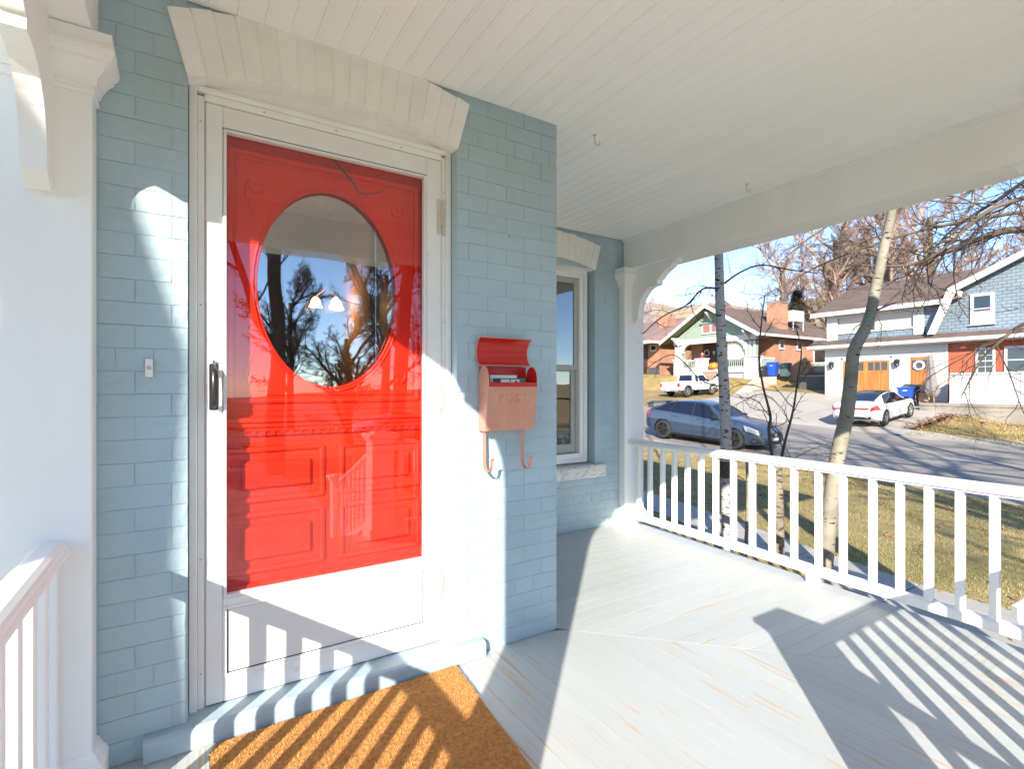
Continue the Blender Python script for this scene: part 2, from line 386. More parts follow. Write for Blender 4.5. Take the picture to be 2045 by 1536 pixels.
def hinge_mesh():
    mb = MB()
    def leaf(x0, x1):
        h = .083; r = (x1 - x0) / 2; xc = (x0 + x1) / 2
        poly = [(xc + r * math.cos(a), h - r + r * math.sin(a)) for a in np.linspace(0, math.pi, 9)] + [(xc - r * math.cos(a), -h + r - r * math.sin(a)) for a in np.linspace(0, math.pi, 9)]
        mb.prism(poly, 'y', -.003, .001)
        for z in (-.062, 0, .062): mb.lathe([(0, -.0052), (.003, -.0046), (.0042, -.003)], (xc, 0, z), 'y', 8)
    leaf(-.026, -.005); leaf(.003, .024)
    mb.tube([(0, -.006, -.036), (0, -.006, -.012)], .0052, 10); mb.tube([(0, -.006, -.010), (0, -.006, .036)], .0056, 10)
    mb.tube([(0, -.006, -.041), (0, -.006, -.036)], [.003, .005], 8)
    return mb.mesh('hinge')
hm = hinge_mesh()
for z in (2.035, 1.19, .345): part(storm, 'hinge', 'hinge', mesh=hm, at=(.993, .0635, z))
# pull handle
mb = MB(); mb.box(.066, .057, 1.165, .094, .064, 1.335, .003); mb.build('handle_plate', 'black', storm)
mb = MB(); pts = [(.080, .052, 1.31), (.080, .040, 1.322), (.080, .026, 1.30), (.080, .020, 1.25), (.080, .024, 1.20), (.080, .040, 1.178), (.080, .055, 1.182)]
mb.tube(pts, [.008, .009, .0105, .011, .0105, .009, .008], 10); mb.build('door_handle', 'black', storm)
mb = MB(); mb.box(.072, .048, 1.290, .090, .060, 1.318, .003); mb.tube([(.081, .058, 1.325), (.081, .052, 1.348)], [.007, .004], 8); mb.build('latch', 'chrome', storm)
# closer spring and chain, inside the glass
mb = MB()
a = Vector((.505, .10, 2.215)); b = Vector((.60, .10, 2.12)); n = 120
mb.tube([a.lerp(b, t / n) + Vector((math.cos(t * 1.25) * .006, math.sin(t * 1.25) * .006, 0)) for t in range(n + 1)], .0014, 4)
mb.tube([b, Vector((.625, .10, 2.085))], .003, 6)
mb.build('closer_spring', 'black', storm)
mb = MB(); a = Vector((.625, .10, 2.085)); b = Vector((.77, .10, 2.15)); n = 16
for i in range(n):
    c = a.lerp(b, (i + .5) / n) + Vector((0, 0, -.018 * math.sin(math.pi * (i + .5) / n)))
    d = (b - a).normalized(); u = Vector((0, 1, 0)) if i % 2 else Vector((0, 0, 1))
    mb.tube([c + d * .006 * math.cos(t) + u * .0032 * math.sin(t) for t in np.linspace(0, 2 * math.pi, 9)], .0011, 4, cap=False)
mb.build('closer_chain', 'black', storm)

# ---- red front door
rd = node(house, 'front_door', (.52, .17, .08)); rd['label'] = 'red carved front door'
YD = .150; OX, OZ, OA, OB = .520, 1.665, .296, .425
def ell(a, b, n=48): return [(OX + a * math.cos(2 * math.pi * k / n), OZ + b * math.sin(2 * math.pi * k / n)) for k in range(n)]
def slab_with_oval():
    mb = MB(); n = 48; e = ell(OA, OB, n); x0, x1, z0, z1 = .03, 1.01, .075, 2.32
    out = []
    for (x, z) in e:
        dx, dz = x - OX, z - OZ; t = min([(x1 - OX) / dx if dx > 1e-6 else 1e9, (x0 - OX) / dx if dx < -1e-6 else 1e9, (z1 - OZ) / dz if dz > 1e-6 else 1e9, (1.2 - OZ) / dz if dz < -1e-6 else 1e9])
        out.append((OX + dx * t, OZ + dz * t))
    vs = [(x, YD, z) for x, z in e] + [(x, YD, z) for x, z in out] + [(x, YD + .045, z) for x, z in e]
    fs = [(i, (i + 1) % n, (i + 1) % n + n, i + n) for i in range(n)] + [(i, i + 2 * n, (i + 1) % n + 2 * n, (i + 1) % n) for i in range(n)]
    mb.add(vs, fs)
    for cx_, cz_ in ((x0, z1), (x1, z1), (x0, 1.2), (x1, 1.2)):
        c = min(range(n), key=lambda i: 0)  # corners: close the little triangles
    # corner fill
    order = out
    for i in range(n):
        p, q = out[i], out[(i + 1) % n]
        if abs(p[0] - q[0]) > 1e-4 and abs(p[1] - q[1]) > 1e-4:
            cxx = x1 if max(p[0], q[0]) > x1 - 1e-4 else x0; czz = z1 if max(p[1], q[1]) > z1 - 1e-4 else 1.2
            mb.add([(p[0], YD, p[1]), (q[0], YD, q[1]), (cxx, YD, czz)], [(0, 1, 2)])
    mb.box(x0, YD, z0, x1, YD + .045, 1.2)
    return mb
slab_with_oval().build('door_slab', 'red', rd)
def ring(mb, fpts, r, n=6): p = [Vector(q) for q in fpts]; mb.tube(p + [p[0]], r, n, cap=False)
mb = MB(); ring(mb, [(x, YD - .002, z) for x, z in ell(OA + .008, OB + .008)], .005, 8); ring(mb, [(x, YD + .006, z) for x, z in ell(OA - .004, OB - .004)], .006, 6)
mb.build('oval_moulding', 'red', rd)
e = ell(OA, OB); MB().add([(x, YD + .03, z) for x, z in e], [tuple(range(48))]).build('oval_glass', M['ovalglass'], rd)
mb = MB()
for (x0, x1, z0, z1, r) in ((.135, .905, 1.195, 2.175, .014), (.16, .88, 1.22, 2.15, .006)):
    for p, q in (((x0, z0), (x1, z0)), ((x1, z0), (x1, z1)), ((x1, z1), (x0, z1)), ((x0, z1), (x0, z0))):
        mb.tube([(p[0], YD - .001, p[1]), (q[0], YD - .001, q[1])], r, 8)
mb.build('panel_moulding', 'red', rd)
for sx, sz in ((-1, 1), (1, 1), (-1, -1), (1, -1)):      # carved scrolls in the four corners
    mb = MB(); cx_ = OX + sx * .295; cz_ = OZ + sz * .385; pts = []; rr = []
    for t in np.linspace(0, 1, 40):
        if t < .55: a = t / .55 * 2.2 * math.pi; r0 = .008 + .024 * t / .55; pts.append((cx_ + sx * (r0 * math.cos(a) - .01), YD - .001, cz_ + sz * (r0 * math.sin(a)))); rr.append(.005 + .004 * t)
        else:
            u = (t - .55) / .45; a = 2.2 * math.pi + u * .4; pts.append((cx_ + sx * (.018 + .016 * math.sin(u * 5)), YD - .001, cz_ + sz * (.0188 - u * .15))); rr.append(.0075 * (1 - u * .8))
    mb.tube(pts, rr, 6); mb.build('carved_scroll', 'red', rd)
mb = MB()
prof = [(YD, 1.05), (YD - .012, 1.055), (YD - .012, 1.068), (YD - .022, 1.073), (YD - .022, 1.085), (YD - .030, 1.092), (YD - .030, 1.104), (YD - .042, 1.112), (YD - .042, 1.126), (YD, 1.135)]
mb.prism(prof, 'x', .10, .94)
mb.box(.13, YD - .006, 1.155, .91, YD, 1.166); mb.build('ledge', 'red', rd)
mb = MB()
for i in range(22): mb.box(.14 + i * .035, YD - .020, 1.058, .156 + i * .035, YD - .010, 1.072)
tag(mb.build('dentil_moulding', 'red', rd), kind='stuff')
for (x0, x1) in ((.13, .48), (.56, .91)):
    for (z0, z1) in ((.80, 1.0), (.52, .74), (.20, .46)):
        mb = MB(); w = .02
        mb.prism([(x0, YD - .010), (x0 + w, YD - .001), (x1 - w, YD - .001), (x1, YD - .010), (x1, YD), (x0, YD)], 'z', z0, z0 + .001)
        for p, q in (((x0, z0), (x1, z0)), ((x1, z0), (x1, z1)), ((x1, z1), (x0, z1)), ((x0, z1), (x0, z0))): mb.tube([(p[0], YD, p[1]), (q[0], YD, q[1])], .014, 8)
        mb.box(x0 + .045, YD - .018, z0 + .045, x1 - .045, YD, z1 - .045, .014)
        mb.build('panel', 'red', rd)
mb = MB(); mb.lathe([(0, -.055), (.02, -.052), (.027, -.038), (.02, -.024), (.009, -.018), (.009, -.004), (.026, -.003), (.028, 0)], (.075, YD, 1.03), 'y', 16); mb.build('door_knob', 'brass', rd)
mb = MB(); mb.lathe([(0, -.02), (.018, -.018), (.024, -.006), (.026, 0)], (.075, YD, 1.18), 'y', 14); mb.build('deadbolt', 'brass', rd)

# ---- room behind the door and the hall lamp
mb = MB(); x0, x1, y0_, y1_, z0, z1 = -1.6, 1.0, .305, 4.6, -.05, 2.7
mb.box(x0 - .1, y0_, z0, x0, y1_, z1); mb.box(x1, y0_ + .9, z0, x1 + .04, y1_, z1); mb.box(x0, y1_, z0, x1, y1_ + .1, z1); mb.box(x0, y0_, z0 - .05, x1, y1_, z0); mb.box(x0, y0_, z1, x1, y1_, z1 + .1)
mb.build('hall_interior', 'hallwall', house)
ch = thing('hall_lamp', 'small lamp with glowing warm glass shades seen through the oval door glass', 'lamp', (.82, 1.6, 2.6))
mb = MB(); mb.tube([(.82, 1.6, 2.7), (.82, 1.6, 1.9)], .003, 8)
for x, y in ((.745, 1.6), (.87, 1.56), (.90, 1.64)): mb.tube([(.82, 1.6, 1.95), ((.82 + x) / 2, (1.6 + y) / 2, 1.91), (x, y, 1.88)], .006, 6)
mb.build('lamp_arm', 'brass', ch)
for x, y in ((.745, 1.6), (.87, 1.56), (.90, 1.64)):
    mb = MB(); mb.lathe([(.012, .05), (.028, .03), (.036, 0), (.046, -.02), (.043, -.02), (.03, 0), (0, .02)], (x, y, 1.82), 'z', 12); mb.build('lamp_shade', 'bulb', ch)

# ---- window on the side wall
win = node(house, 'window', (2.59, 1.44, .6))
Y = 1.44
mb = MB()
for (x0, x1, z0, z1, y) in ((2.135, 3.045, .575, 2.30, Y), (2.175, 3.005, .615, 2.262, Y + .012)): 
    w = .04
    mb.box(x0, y, z0, x0 + w, y + .10, z1, .003); mb.box(x1 - w, y, z0, x1, y + .10, z1, .003); mb.box(x0 + w, y + .0006, z0, x1 - w, y + .10, z0 + w, .003); mb.box(x0 + w, y + .0006, z1 - w, x1 - w, y + .10, z1, .003)
xs = np.linspace(2.12, 3.06, 13)
mb.prism([(2.12, 2.30), (3.06, 2.30)] + [(x, 2.315 + .06 * (1 - ((x - 2.59) / .47) ** 2)) for x in xs[::-1]], 'y', Y - .004, Y + .1)
mb.build('window_frame', 'white', win)
X0, X1 = 2.217, 2.963
frame_mb(X0, X1, 1.40, 2.22, .045, Y + .035, Y + .060, .003).build('upper_sash', 'sash', win)
frame_mb(X0 + .012, X1 - .012, .66, 1.43, .045, Y + .062, Y + .09, .003, wb=.075).build('lower_sash', 'sash', win)
mb = MB(); mb.quad((X0 + .04, Y + .045, 1.44), (X1 - .04, Y + .045, 1.44), (X1 - .04, Y + .045, 2.18), (X0 + .04, Y + .045, 2.18)); mb.build('pane', M['glassd'], win)
mb = MB(); mb.quad((X0 + .05, Y + .075, .73), (X1 - .05, Y + .075, .73), (X1 - .05, Y + .075, 1.39), (X0 + .05, Y + .075, 1.39)); mb.build('pane', M['glassd'], win)
mb = MB(); mb.box(2.13, 1.95, .4, 3.34, 2.0, 2.5); mb.box(2.12, 1.61, .4, 2.13, 1.95, 2.5); mb.box(3.06, 1.61, .4, 3.07, 1.95, 2.5); mb.box(2.12, 1.61, .38, 3.07, 1.95, .4); mb.box(2.12, 1.61, 2.5, 3.07, 1.95, 2.52)
mb.build('room_interior', 'room', win)
# rock faced stone sill
mb = MB(); x0, x1, z0, z1 = 2.02, 3.165, .452, .562; nx, nz = 34, 6; rr = random.Random(3); vs = []
for j in range(nz + 1):
    for i in range(nx + 1):
        ed = (i in (0, nx)) or (j in (0, nz)); vs.append((x0 + (x1 - x0) * i / nx, 1.322 + (0 if not ed else .006) + rr.uniform(-.008, .006) * (0 if ed else 1) - (.006 if j == nz - 1 else 0), z0 + (z1 - z0) * j / nz))
fs = [(j * (nx + 1) + i, j * (nx + 1) + i + 1, (j + 1) * (nx + 1) + i + 1, (j + 1) * (nx + 1) + i) for j in range(nz) for i in range(nx)]
mb.add(vs, fs); mb.box(x0, 1.3285, z0, x1, 1.50, z1 - .0005)
mb.build('window_sill', 'stone', house)

# ------------------------------------------------------------------ porch floor and ceiling
DECK_Y0 = -2.10
def xr(y): return 3.38 + .0385 * y
floor = bpy.data.objects.new('porch_floor', None); C.objects.link(floor); tag(floor, kind='structure')
W = .0838
def board(parent, poly, mname):
    """floor board from its plan outline, top at z=0, edges eased"""
    n = len(poly); cx_ = sum(p[0] for p in poly) / n; cy_ = sum(p[1] for p in poly) / n
    c = .0002
    def ins(d):
        out = []
        for i in range(n):
            a, b, e = Vector(poly[i - 1]), Vector(poly[i]), Vector(poly[(i + 1) % n])
            d1 = (b - a).normalized(); d2 = (e - b).normalized(); n1 = Vector((-d1.y, d1.x)); n2 = Vector((-d2.y, d2.x)); m = (n1 + n2); m = m / max(.3, m.dot(n1) * 1.0) if m.length > 1e-6 else n1
            out.append((b.x + m.x * d, b.y + m.y * d))
        return out
    a, b = ins(c + .0006), ins(.0006); mb = MB(); dz = 0
    mb.add([(x, y, dz) for x, y in a] + [(x, y, dz - c) for x, y in b] + [(x, y, -.022) for x, y in b],
           [tuple(range(n))] + [(i, (i + 1) % n, (i + 1) % n + n, i + n) for i in range(n)] + [(i + n, (i + 1) % n + n, (i + 1) % n + 2 * n, i + 2 * n) for i in range(n)])
    mb.build('floor_board', mname, parent)
def ccw(p):
    a = sum(p[i - 1][0] * p[i][1] - p[i][0] * p[i - 1][1] for i in range(len(p))); return p if a > 0 else p[::-1]
MIT = 1.61
x = -.62
while x < 3.50:
    xa, xb = x, min(x + W, 3.50)
    if xb <= MIT + .001: ya, yb = 0.0 if xb > 1.03 or xa < 0 else .08, 0.0 if xb > 1.03 or xa < 0 else .08
    else: ya, yb = min(0, MIT - xa), min(0, MIT - xb)
    if xb > .0 and xa < 1.04 and xb <= MIT: ya = yb = .06
    poly = [(xa, DECK_Y0), (xb, DECK_Y0), (xb, yb), (xa, ya)]
    if xb > 3.30:
        poly = [(xa, DECK_Y0), (min(xb, 3.33), DECK_Y0), (min(xb, 3.36), yb), (xa, ya)]
        if xa > 3.30: break
    if ya - DECK_Y0 > .05: board(floor, ccw(poly), 'floory')
    x += W
y = 1.355
while y > -1.75:
    yb, ya = y, y - W
    xa = max(MIT + .003, MIT - yb); xa2 = max(MIT + .003, MIT - ya)
    e = lambda yy: 3.455 + .06 * yy
    if e(ya) - xa2 > .08: board(floor, ccw([(xa2, ya), (e(ya), ya), (e(yb), yb), (xa, yb)]), 'floorx')
    y -= W
mb = MB(); mb.box(-.64, DECK_Y0 + .01, -.09, 3.30, 0, -.0006); mb.box(1.61, .0002, -.09, 3.40, 1.355, -.0006)
mb.build('subfloor', 'seam', floor)
mb = MB(); mb.prism([(3.30, DECK_Y0 + .02), (3.33, DECK_Y0 + .02), (3.44, 1.35), (3.41, 1.35)], 'z', -.56, -.03); mb.box(-.64, DECK_Y0 + .02, -.56, 3.33, DECK_Y0 + .05, -.03); mb.box(-.64, DECK_Y0 + .02, -.56, -.61, 0, -.03)
mb.build('porch_skirt', 'white', floor)

ceiling = bpy.data.objects.new('porch_ceiling', None); C.objects.link(ceiling); tag(ceiling, kind='structure')
CB = {}
def ceil_board(parent, x, y0, y1):
    key = (round(y0, 2), round(y1, 2))
    if key not in CB:
        w = .0889; g = .0045; z = 0
        prof = [(0, .0036), (.0018, z), (.0095, z), (.0105, .0016), (.0115, .0016), (.0125, z), (w - .0018, z), (w, .0036), (w, .014), (0, .014)]
        mb = MB(); mb.prism(prof, 'y', y0, y1); CB[key] = mb.mesh('ceiling_board'); CB[key].materials.append(M['ceil'])
    o = bpy.data.objects.new('ceiling_board', CB[key]); C.objects.link(o); o.parent = parent; o.location = (x, 0, CEIL)
x = -.56
while x < 3.42:
    ceil_board(ceiling, x, -1.93, (0.0 if x < 1.53 else 1.352)); x += .0889
ROOFM = mat('roof_shingle_near', (.10, .085, .075), .9, .2, 8)
mb = MB(); mb.prism([(-1.0, 2.62), (4.1, 2.62), (4.1, 2.74), (1.75, 4.6), (-1.0, 2.74)], 'y', -2.6, 0.0); mb.prism([(1.61, 2.62), (4.1, 2.62), (4.1, 2.74), (1.75, 4.6), (1.61, 4.5)], 'y', 0.0, 1.36)
mb.build('porch_roof', ROOFM, house)  # unseen gable peak, raised so the roof blocks sun from the aspens
# crown strip where ceiling meets wall
BEX = [(-.245, -.50), (3.385, 3.635)]

# ---- beams
def beam(x0, x1, y0, y1, z0=2.325, z1=2.615):
    mb = MB(); mb.box(x0, y0, z0, x1, y1, z1, .004)
    return mb
beam(-.50, -.245, -1.80, -.0).build('beam', 'white', house)
mb = MB(); mb.prism([(3.335 + .0, -2.05), (3.60, -2.05), (3.655, 1.352), (3.40, 1.352)], 'z', 2.325, 2.615); mb.prism([(3.32, -1.95), (3.335, -1.95), (3.40, 1.352), (3.385, 1.352)], 'z', 2.575, 2.6)
mb.build('beam', 'white', house)
beam(-.50, 3.335, -2.05, -1.80).build('beam', 'white', house)

# ---- pilasters and columns
def moulding(mb, x0, y0, x1, y1, prof, back=False):
    """square moulding run round a post from (projection, height) points; back=True leaves the wall side flush"""
    vs = []
    for o, z in prof: vs += [(x0 - o, y0 - o, z), (x1 + o, y0 - o, z), (x1 + o, y1 if back else y1 + o, z), (x0 - o, y1 if back else y1 + o, z)]
    n = len(prof)
    return mb.add(vs, [(3, 2, 1, 0), (4 * n - 4, 4 * n - 3, 4 * n - 2, 4 * n - 1)] + [(i * 4 + k, i * 4 + (k + 1) % 4, i * 4 + 4 + (k + 1) % 4, i * 4 + 4 + k) for i in range(n - 1) for k in range(4)])
CAP = [(.001, 2.150), (.006, 2.150), (.008, 2.158), (.006, 2.166), (.006, 2.176), (.012, 2.178), (.012, 2.186), (.016, 2.196), (.024, 2.210), (.036, 2.226), (.046, 2.236), (.046, 2.244), (.052, 2.247), (.058, 2.258), (.061, 2.272), (.058, 2.286), (.054, 2.292), (.054, 2.322), (.001, 2.323)]
BAS = [(.001, .001), (.032, .001), (.032, .072), (.029, .078), (.029, .084), (.024, .088), (.016, .098), (.014, .106), (.010, .109), (.007, .118), (.001, .122)]
def capital(mb, x0, y0, x1, y1, z0, steps):
    for e, a, b in steps: mb.box(x0 - e, y0 - e, z0 + a, x1 + e, y1 + e, z0 + b, .003)
def pilaster(x0, x1, yf, yw, label=None):
    p = node(house, 'pilaster', ((x0 + x1) / 2, yw, 0))
    mb = MB(); mb.box(x0, yf, .10, x1, yw - .001, 2.325, .004); mb.build('shaft', 'white', p)
    mb = MB(); e = .001
    moulding(mb, x0, yf, x1, yw - .001, CAP, True)
    mb.build('capital', 'white', p)
    mb = MB(); moulding(mb, x0, yf, x1, yw - .001, BAS, True)
    mb.build('base_moulding', 'white', p)
    return p
pilaster(-.49, -.250, -.094, 0)
pilaster(3.352, 3.594, 1.285, 1.36)
cl = node(house, 'column', (-.385, -1.925, 0)); w = .1075
mb = MB(); mb.box(-.385 - w, -1.925 - w, .1, -.385 + w, -1.925 + w, 2.325, .004); mb.build('shaft', 'white', cl)
mb = MB()
moulding(mb, -.385 - w, -1.925 - w, -.385 + w, -1.925 + w, CAP)
mb.build('capital', 'white', cl)
mb = MB()
for (o, a, b) in ((.032, 0.001, .075), (.02, .075, .11)): mb.box(-.385 - w - o, -1.925 - w - o, a, -.385 + w + o, -1.925 + w + o, b, .003)
mb.build('base_moulding', 'white', cl)
cr = copy_tree(cl, house); cr.location = cl.location + Vector((3.85, 0, 0))

# ---- sawn brackets: outline in (distance from post, height below beam)
def bracket_poly(s=1.0):
    L = [(0, 0), (.52, 0), (.50, -.03), (.475, -.03)]
    for t in np.linspace(0, 1, 7): L.append((.475 - .16 * t, -.03 - .115 * (t ** .8 if t < 1 else 1) * (1 - .25 * math.sin(math.pi * t))))
    L += [(.300, -.145), (.300, -.182), (.27, -.185)]
    for t in np.linspace(.05, 1, 9): a = t * math.pi / 2; L.append((.27 - .19 * math.sin(a), -.185 - .235 * (1 - math.cos(a))))
    L += [(.078, -.455), (.03, -.50), (.012, -.475), (0, -.475)]
    return [(a * s, b * s) for a, b in L]
def bracket_y(xc, yw, sgn, th=.058, zb=2.325, k=1.0):
    """bracket in a plane of constant x, springing from y=yw in direction sgn*y"""
    mb = MB(); mb.prism([(yw + sgn * a, zb + b) for a, b in bracket_poly(k)], 'x', xc - th / 2, xc + th / 2); return mb
def bracket_x(yc, xw, sgn, th=.058, zb=2.325, k=1.0):
    mb = MB(); mb.prism([(xw + sgn * a, zb + b) for a, b in bracket_poly(k)], 'y', yc - th / 2, yc + th / 2); return mb
bracket_y(-.37, -.094, -1).build('bracket', 'white', house)
bracket_y(3.475, 1.285, -1, .075).build('bracket', 'white', house)
bracket_y(-.385, -1.8175, 1).build('bracket', 'white', house)
bracket_x(-1.925, -.2775, 1).build('bracket', 'white', house)
bracket_y(3.465, -1.8175, 1).build('bracket', 'white', house)
bracket_x(-1.925, 3.3575, -1).build('bracket', 'white', house)

# ---- railings
HR = [(-.046, 0), (-.046, .010), (-.040, .018), (-.040, .026), (-.034, .034), (-.020, .041), (.020, .041), (.034, .034), (.040, .026), (.040, .018), (.046, .010), (.046, 0), (.030, -.002), (.028, -.016), (-.028, -.016), (-.030, -.002)]
def railing(label, p0, p1, zt, balus, zb0=.062, zb1=.112, block=None, w=.036):
    """p0, p1: (x, y) of the ends; balus: distances from p0"""
    r = thing('porch_railing', label, 'railing', (p0[0], p0[1], 0), group='railings round the porch')
    P0, P1 = Vector((p0[0], p0[1], 0)), Vector((p1[0], p1[1], 0)); d = (P1 - P0).normalized(); sd = Vector((d.y, -d.x, 0))
    mb = MB(); mb.extr(HR, P0 + Vector((0, 0, zt - .041)), P1 + Vector((0, 0, zt - .041))); mb.build('handrail', 'white', r)
    mb = MB(); mb.extr([(-.03, zb0), (.03, zb0), (.03, zb1 - .008), (.022, zb1), (-.022, zb1), (-.03, zb1 - .008)], P0, P1); mb.build('bottom_rail', 'white', r)
    h = w / 2
    prof = [(-h, -h), (h, -h), (h, h), (-h, h)]
    vs = []; me = None
    mbx = MB(); zb_, zt_ = zb1 - .001, zt - .056
    c = [P0.normalized() * 0 + d * a + sd * b for a, b in prof]
    cc = .003
    oct_ = [(-h + cc, -h), (h - cc, -h), (h, -h + cc), (h, h - cc), (h - cc, h), (-h + cc, h), (-h, h - cc), (-h, -h + cc)]
    q = [d * a + sd * b for a, b in oct_]
    mbx.add([(v.x, v.y, zb_) for v in q] + [(v.x, v.y, zt_) for v in q], [tuple(range(8)), tuple(reversed(range(8, 16)))] + [(i, i + 8, (i + 1) % 8 + 8, (i + 1) % 8) for i in range(8)])
    me = mbx.mesh('baluster'); me.materials.append(M['white'])
    for t in balus:
        p = P0 + d * t; part(r, 'baluster', 'white', mesh=me, at=(p.x, p.y, 0))
    if block is not None:
        p = P0 + d * block; q = [d * a + sd * b for a, b in ((-.032, -.028), (.032, -.028), (.032, .028), (-.032, .028))]
        mb = MB(); mb.add([(p.x + v.x, p.y + v.y, .001) for v in q] + [(p.x + v.x, p.y + v.y, zb0 + .001) for v in q], [(0, 1, 2, 3), (7, 6, 5, 4)] + [(i, i + 4, (i + 1) % 4 + 4, (i + 1) % 4) for i in range(4)])
        mb.build('support_block', 'white', r)
    return r
ys = [1.145, 1.009, .865, .738, .603, .471, .337, .185, .033, -.113, -.266, -.423, -.568, -.728, -.863, -.995, -1.127, -1.26, -1.395, -1.53, -1.665]
RX0, RY0 = 3.432, 1.283; RX1, RY1 = 3.318, -1.81
dd = math.hypot(RX1 - RX0, RY1 - RY0)
ys2 = [(y + 2.127) * 1.012 - 2.127 for y in ys]
railing('white porch railing in front of the lawn and blue car, beside the side window', (RX0, RY0), (RX1, RY1), .775, [(RY0 - y) / (RY0 - RY1) * dd for y in ys2], zb0=.060, zb1=.112, block=(RY0 + .37) / (RY0 - RY1) * dd)
railing('white porch railing attached to the white pilaster beside the doorbell', (-.345, -.094), (-.345, -1.8175), .79, [.01 + .005 + .134 * k for k in range(13)], block=.85)
railing('white railing along the front edge of the porch, ending at a capped post', (1.455, -1.95), (3.3575, -1.95), .775, [.092 + .1335 * k for k in range(14)], block=.9)
def newel(label, x, y, z0, z1, w=.19):
    t = thing('newel_post', label, 'post', (x, y, z0), group='capped posts of the porch steps'); h = w / 2
    mb = MB(); mb.box(x - h, y - h, z0, x + h, y + h, z1 - .06, .004); mb.build('post_shaft', 'white', t)
    mb = MB()
    for (o, a, b) in ((.010, -.085, -.07), (.018, -.07, -.055), (.032, -.055, -.015)): mb.box(x - h - o, y - h - o, z1 + a, x + h + o, y + h + o, z1 + b, .010)
    mb.box(x - h + .02, y - h + .02, z1 - .016, x + h - .02, y + h - .02, z1, .008)
    mb.build('post_cap', 'white', t)
    mb = MB(); mb.box(x - h - .02, y - h - .02, z0, x + h + .02, y + h + .02, z0 + .09, .006); mb.build('post_base', 'white', t)
    return t
newel('capped white post at the top of the porch steps', 1.36, -1.95, 0.001, .885)
newel('capped white post at the foot of the porch steps', 1.36, -3.35, -.5, .33, .15)
# sloping stair rail between the two posts
sr = thing('stair_railing', 'sloping white stair railing between the two capped posts', 'railing', (1.36, -2.05, 0))
mb = MB(); mb.extr(HR, (1.36, -2.045, .72), (1.36, -3.275, .22)); mb.build('handrail', 'white', sr)
mb = MB(); mb.extr([(-.03, 0), (.03, 0), (.03, .05), (-.03, .05)], (1.36, -2.045, .08), (1.36, -3.275, -.42)); mb.build('bottom_rail', 'white', sr)
for k in range(8):
    y = -2.14 - k * .145; zz = .08 + .05 + (y + 2.045) * .4065
    mb = MB(); mb.box(1.342, y - .018, zz - .02, 1.378, y + .018, zz + .60, 0); mb.build('baluster', 'white', sr)
# steps
M['conc'] = mat('concrete', (.36, .34, .31), .85, .10, 5, .25, 60)
st = bpy.data.objects.new('porch_steps', None); C.objects.link(st); tag(st, kind='structure')
for k in range(4):
    mb = MB(); z = -.125 * (k + 1); y0 = DECK_Y0 - .30 * k
    mb.box(-.30, y0 - .32, z - .03, 1.26, y0 + (0 if k else .0), z, .004); mb.build('step_tread', 'floorx', st)
    mb = MB(); mb.box(-.28, y0 - .29, -.6, 1.24, y0 - .27, z - .03); mb.build('step_riser', 'white', st)

# ------------------------------------------------------------------ things on the porch
mx0, mx1 = 1.150, 1.418
mbx = thing('mailbox', 'copper coloured wall mailbox with its red lined lid standing open', 'mailbox', (1.285, -.003, 1.045))
def side_prof(n=12):      # (y, z): tapers to the bottom, rounded top
    pts = [(-.004, 1.045), (-.070, 1.045), (-.100, 1.262)]
    for a in np.linspace(0.1, math.pi - .05, n): pts.append((-.052 - .048 * math.cos(a), 1.285 + .062 * math.sin(a)))
    return pts + [(-.004, 1.285)]
for x0 in (mx0, mx1 - .0025):
    mb = MB(); mb.prism(side_prof(), 'x', x0, x0 + .0025); mb.build('side_panel', 'copper', mbx)
mb = MB(); mb.prism([(-.0695, 1.046), (-.0995, 1.262), (-.0975, 1.262), (-.0675, 1.046)], 'x', mx0 + .0026, mx1 - .0026); mb.prism([(-.068, 1.046), (-.006, 1.046), (-.006, 1.048), (-.068, 1.048)], 'x', mx0 + .0026, mx1 - .0026)
mb.build('front_panel', 'copper', mbx)
mb = MB(); mb.prism([(-.101, 1.252), (-.101, 1.270), (-.097, 1.270), (-.097, 1.250)], 'x', mx0 + .0027, mx1 - .0027)
mb.prism([(-.0655, 1.05), (-.0955, 1.262), (-.0950, 1.262), (-.065, 1.05)], 'x', mx0 + .003, mx1 - .003)
mb.box(mx0 + .003, -.006, 1.05, mx1 - .003, -.0045, 1.345)
_sp = side_prof(); _c = (-.05, 1.19); _in = [(_c[0] + (y - _c[0]) * .96, _c[1] + (z - _c[1]) * .985) for y, z in _sp]
mb.prism(_in, 'x', mx0 + .0026, mx0 + .0034); mb.prism(_in, 'x', mx1 - .0034, mx1 - .0026)
mb.build('red_lining', 'redin', mbx)
arc = [(-.012 - .045 * (1 - math.sin(a)) ** 1.0, 1.408 + .075 * -math.cos(a)) for a in np.linspace(.25, math.pi - .30, 14)]
arc = [(-.066 + .062 * math.sin(a), 1.412 - .072 * math.cos(a)) for a in np.linspace(.55, math.pi - .35, 14)]
def shell(mb, arc, x0, x1, t, off):
    for (y, z), (y2, z2) in zip(arc[:-1], arc[1:]):
        mb.add([(x0, y + off, z), (x1, y + off, z), (x1, y2 + off, z2), (x0, y2 + off, z2)], [(0, 1, 2, 3)], True)
mb = MB(); shell(mb, arc, mx0 - .012, mx1 + .004, 0, 0)
for e in (mx0 - .012, mx1 + .004): mb.tube([(e, y, z) for y, z in arc], .002, 5)
lid = mb.build('lid', 'redin', mbx)
mb = MB(); shell(mb, arc, mx0 - .012, mx1 + .004, 0, .0015); mb.tube([(mx0 - .012, arc[-1][0], arc[-1][1]), (mx1 + .004, arc[-1][0], arc[-1][1])], .0025, 6)
mb.tube([(mx0 - .012, arc[0][0], arc[0][1]), (mx1 + .004, arc[0][0], arc[0][1])], .0025, 6)
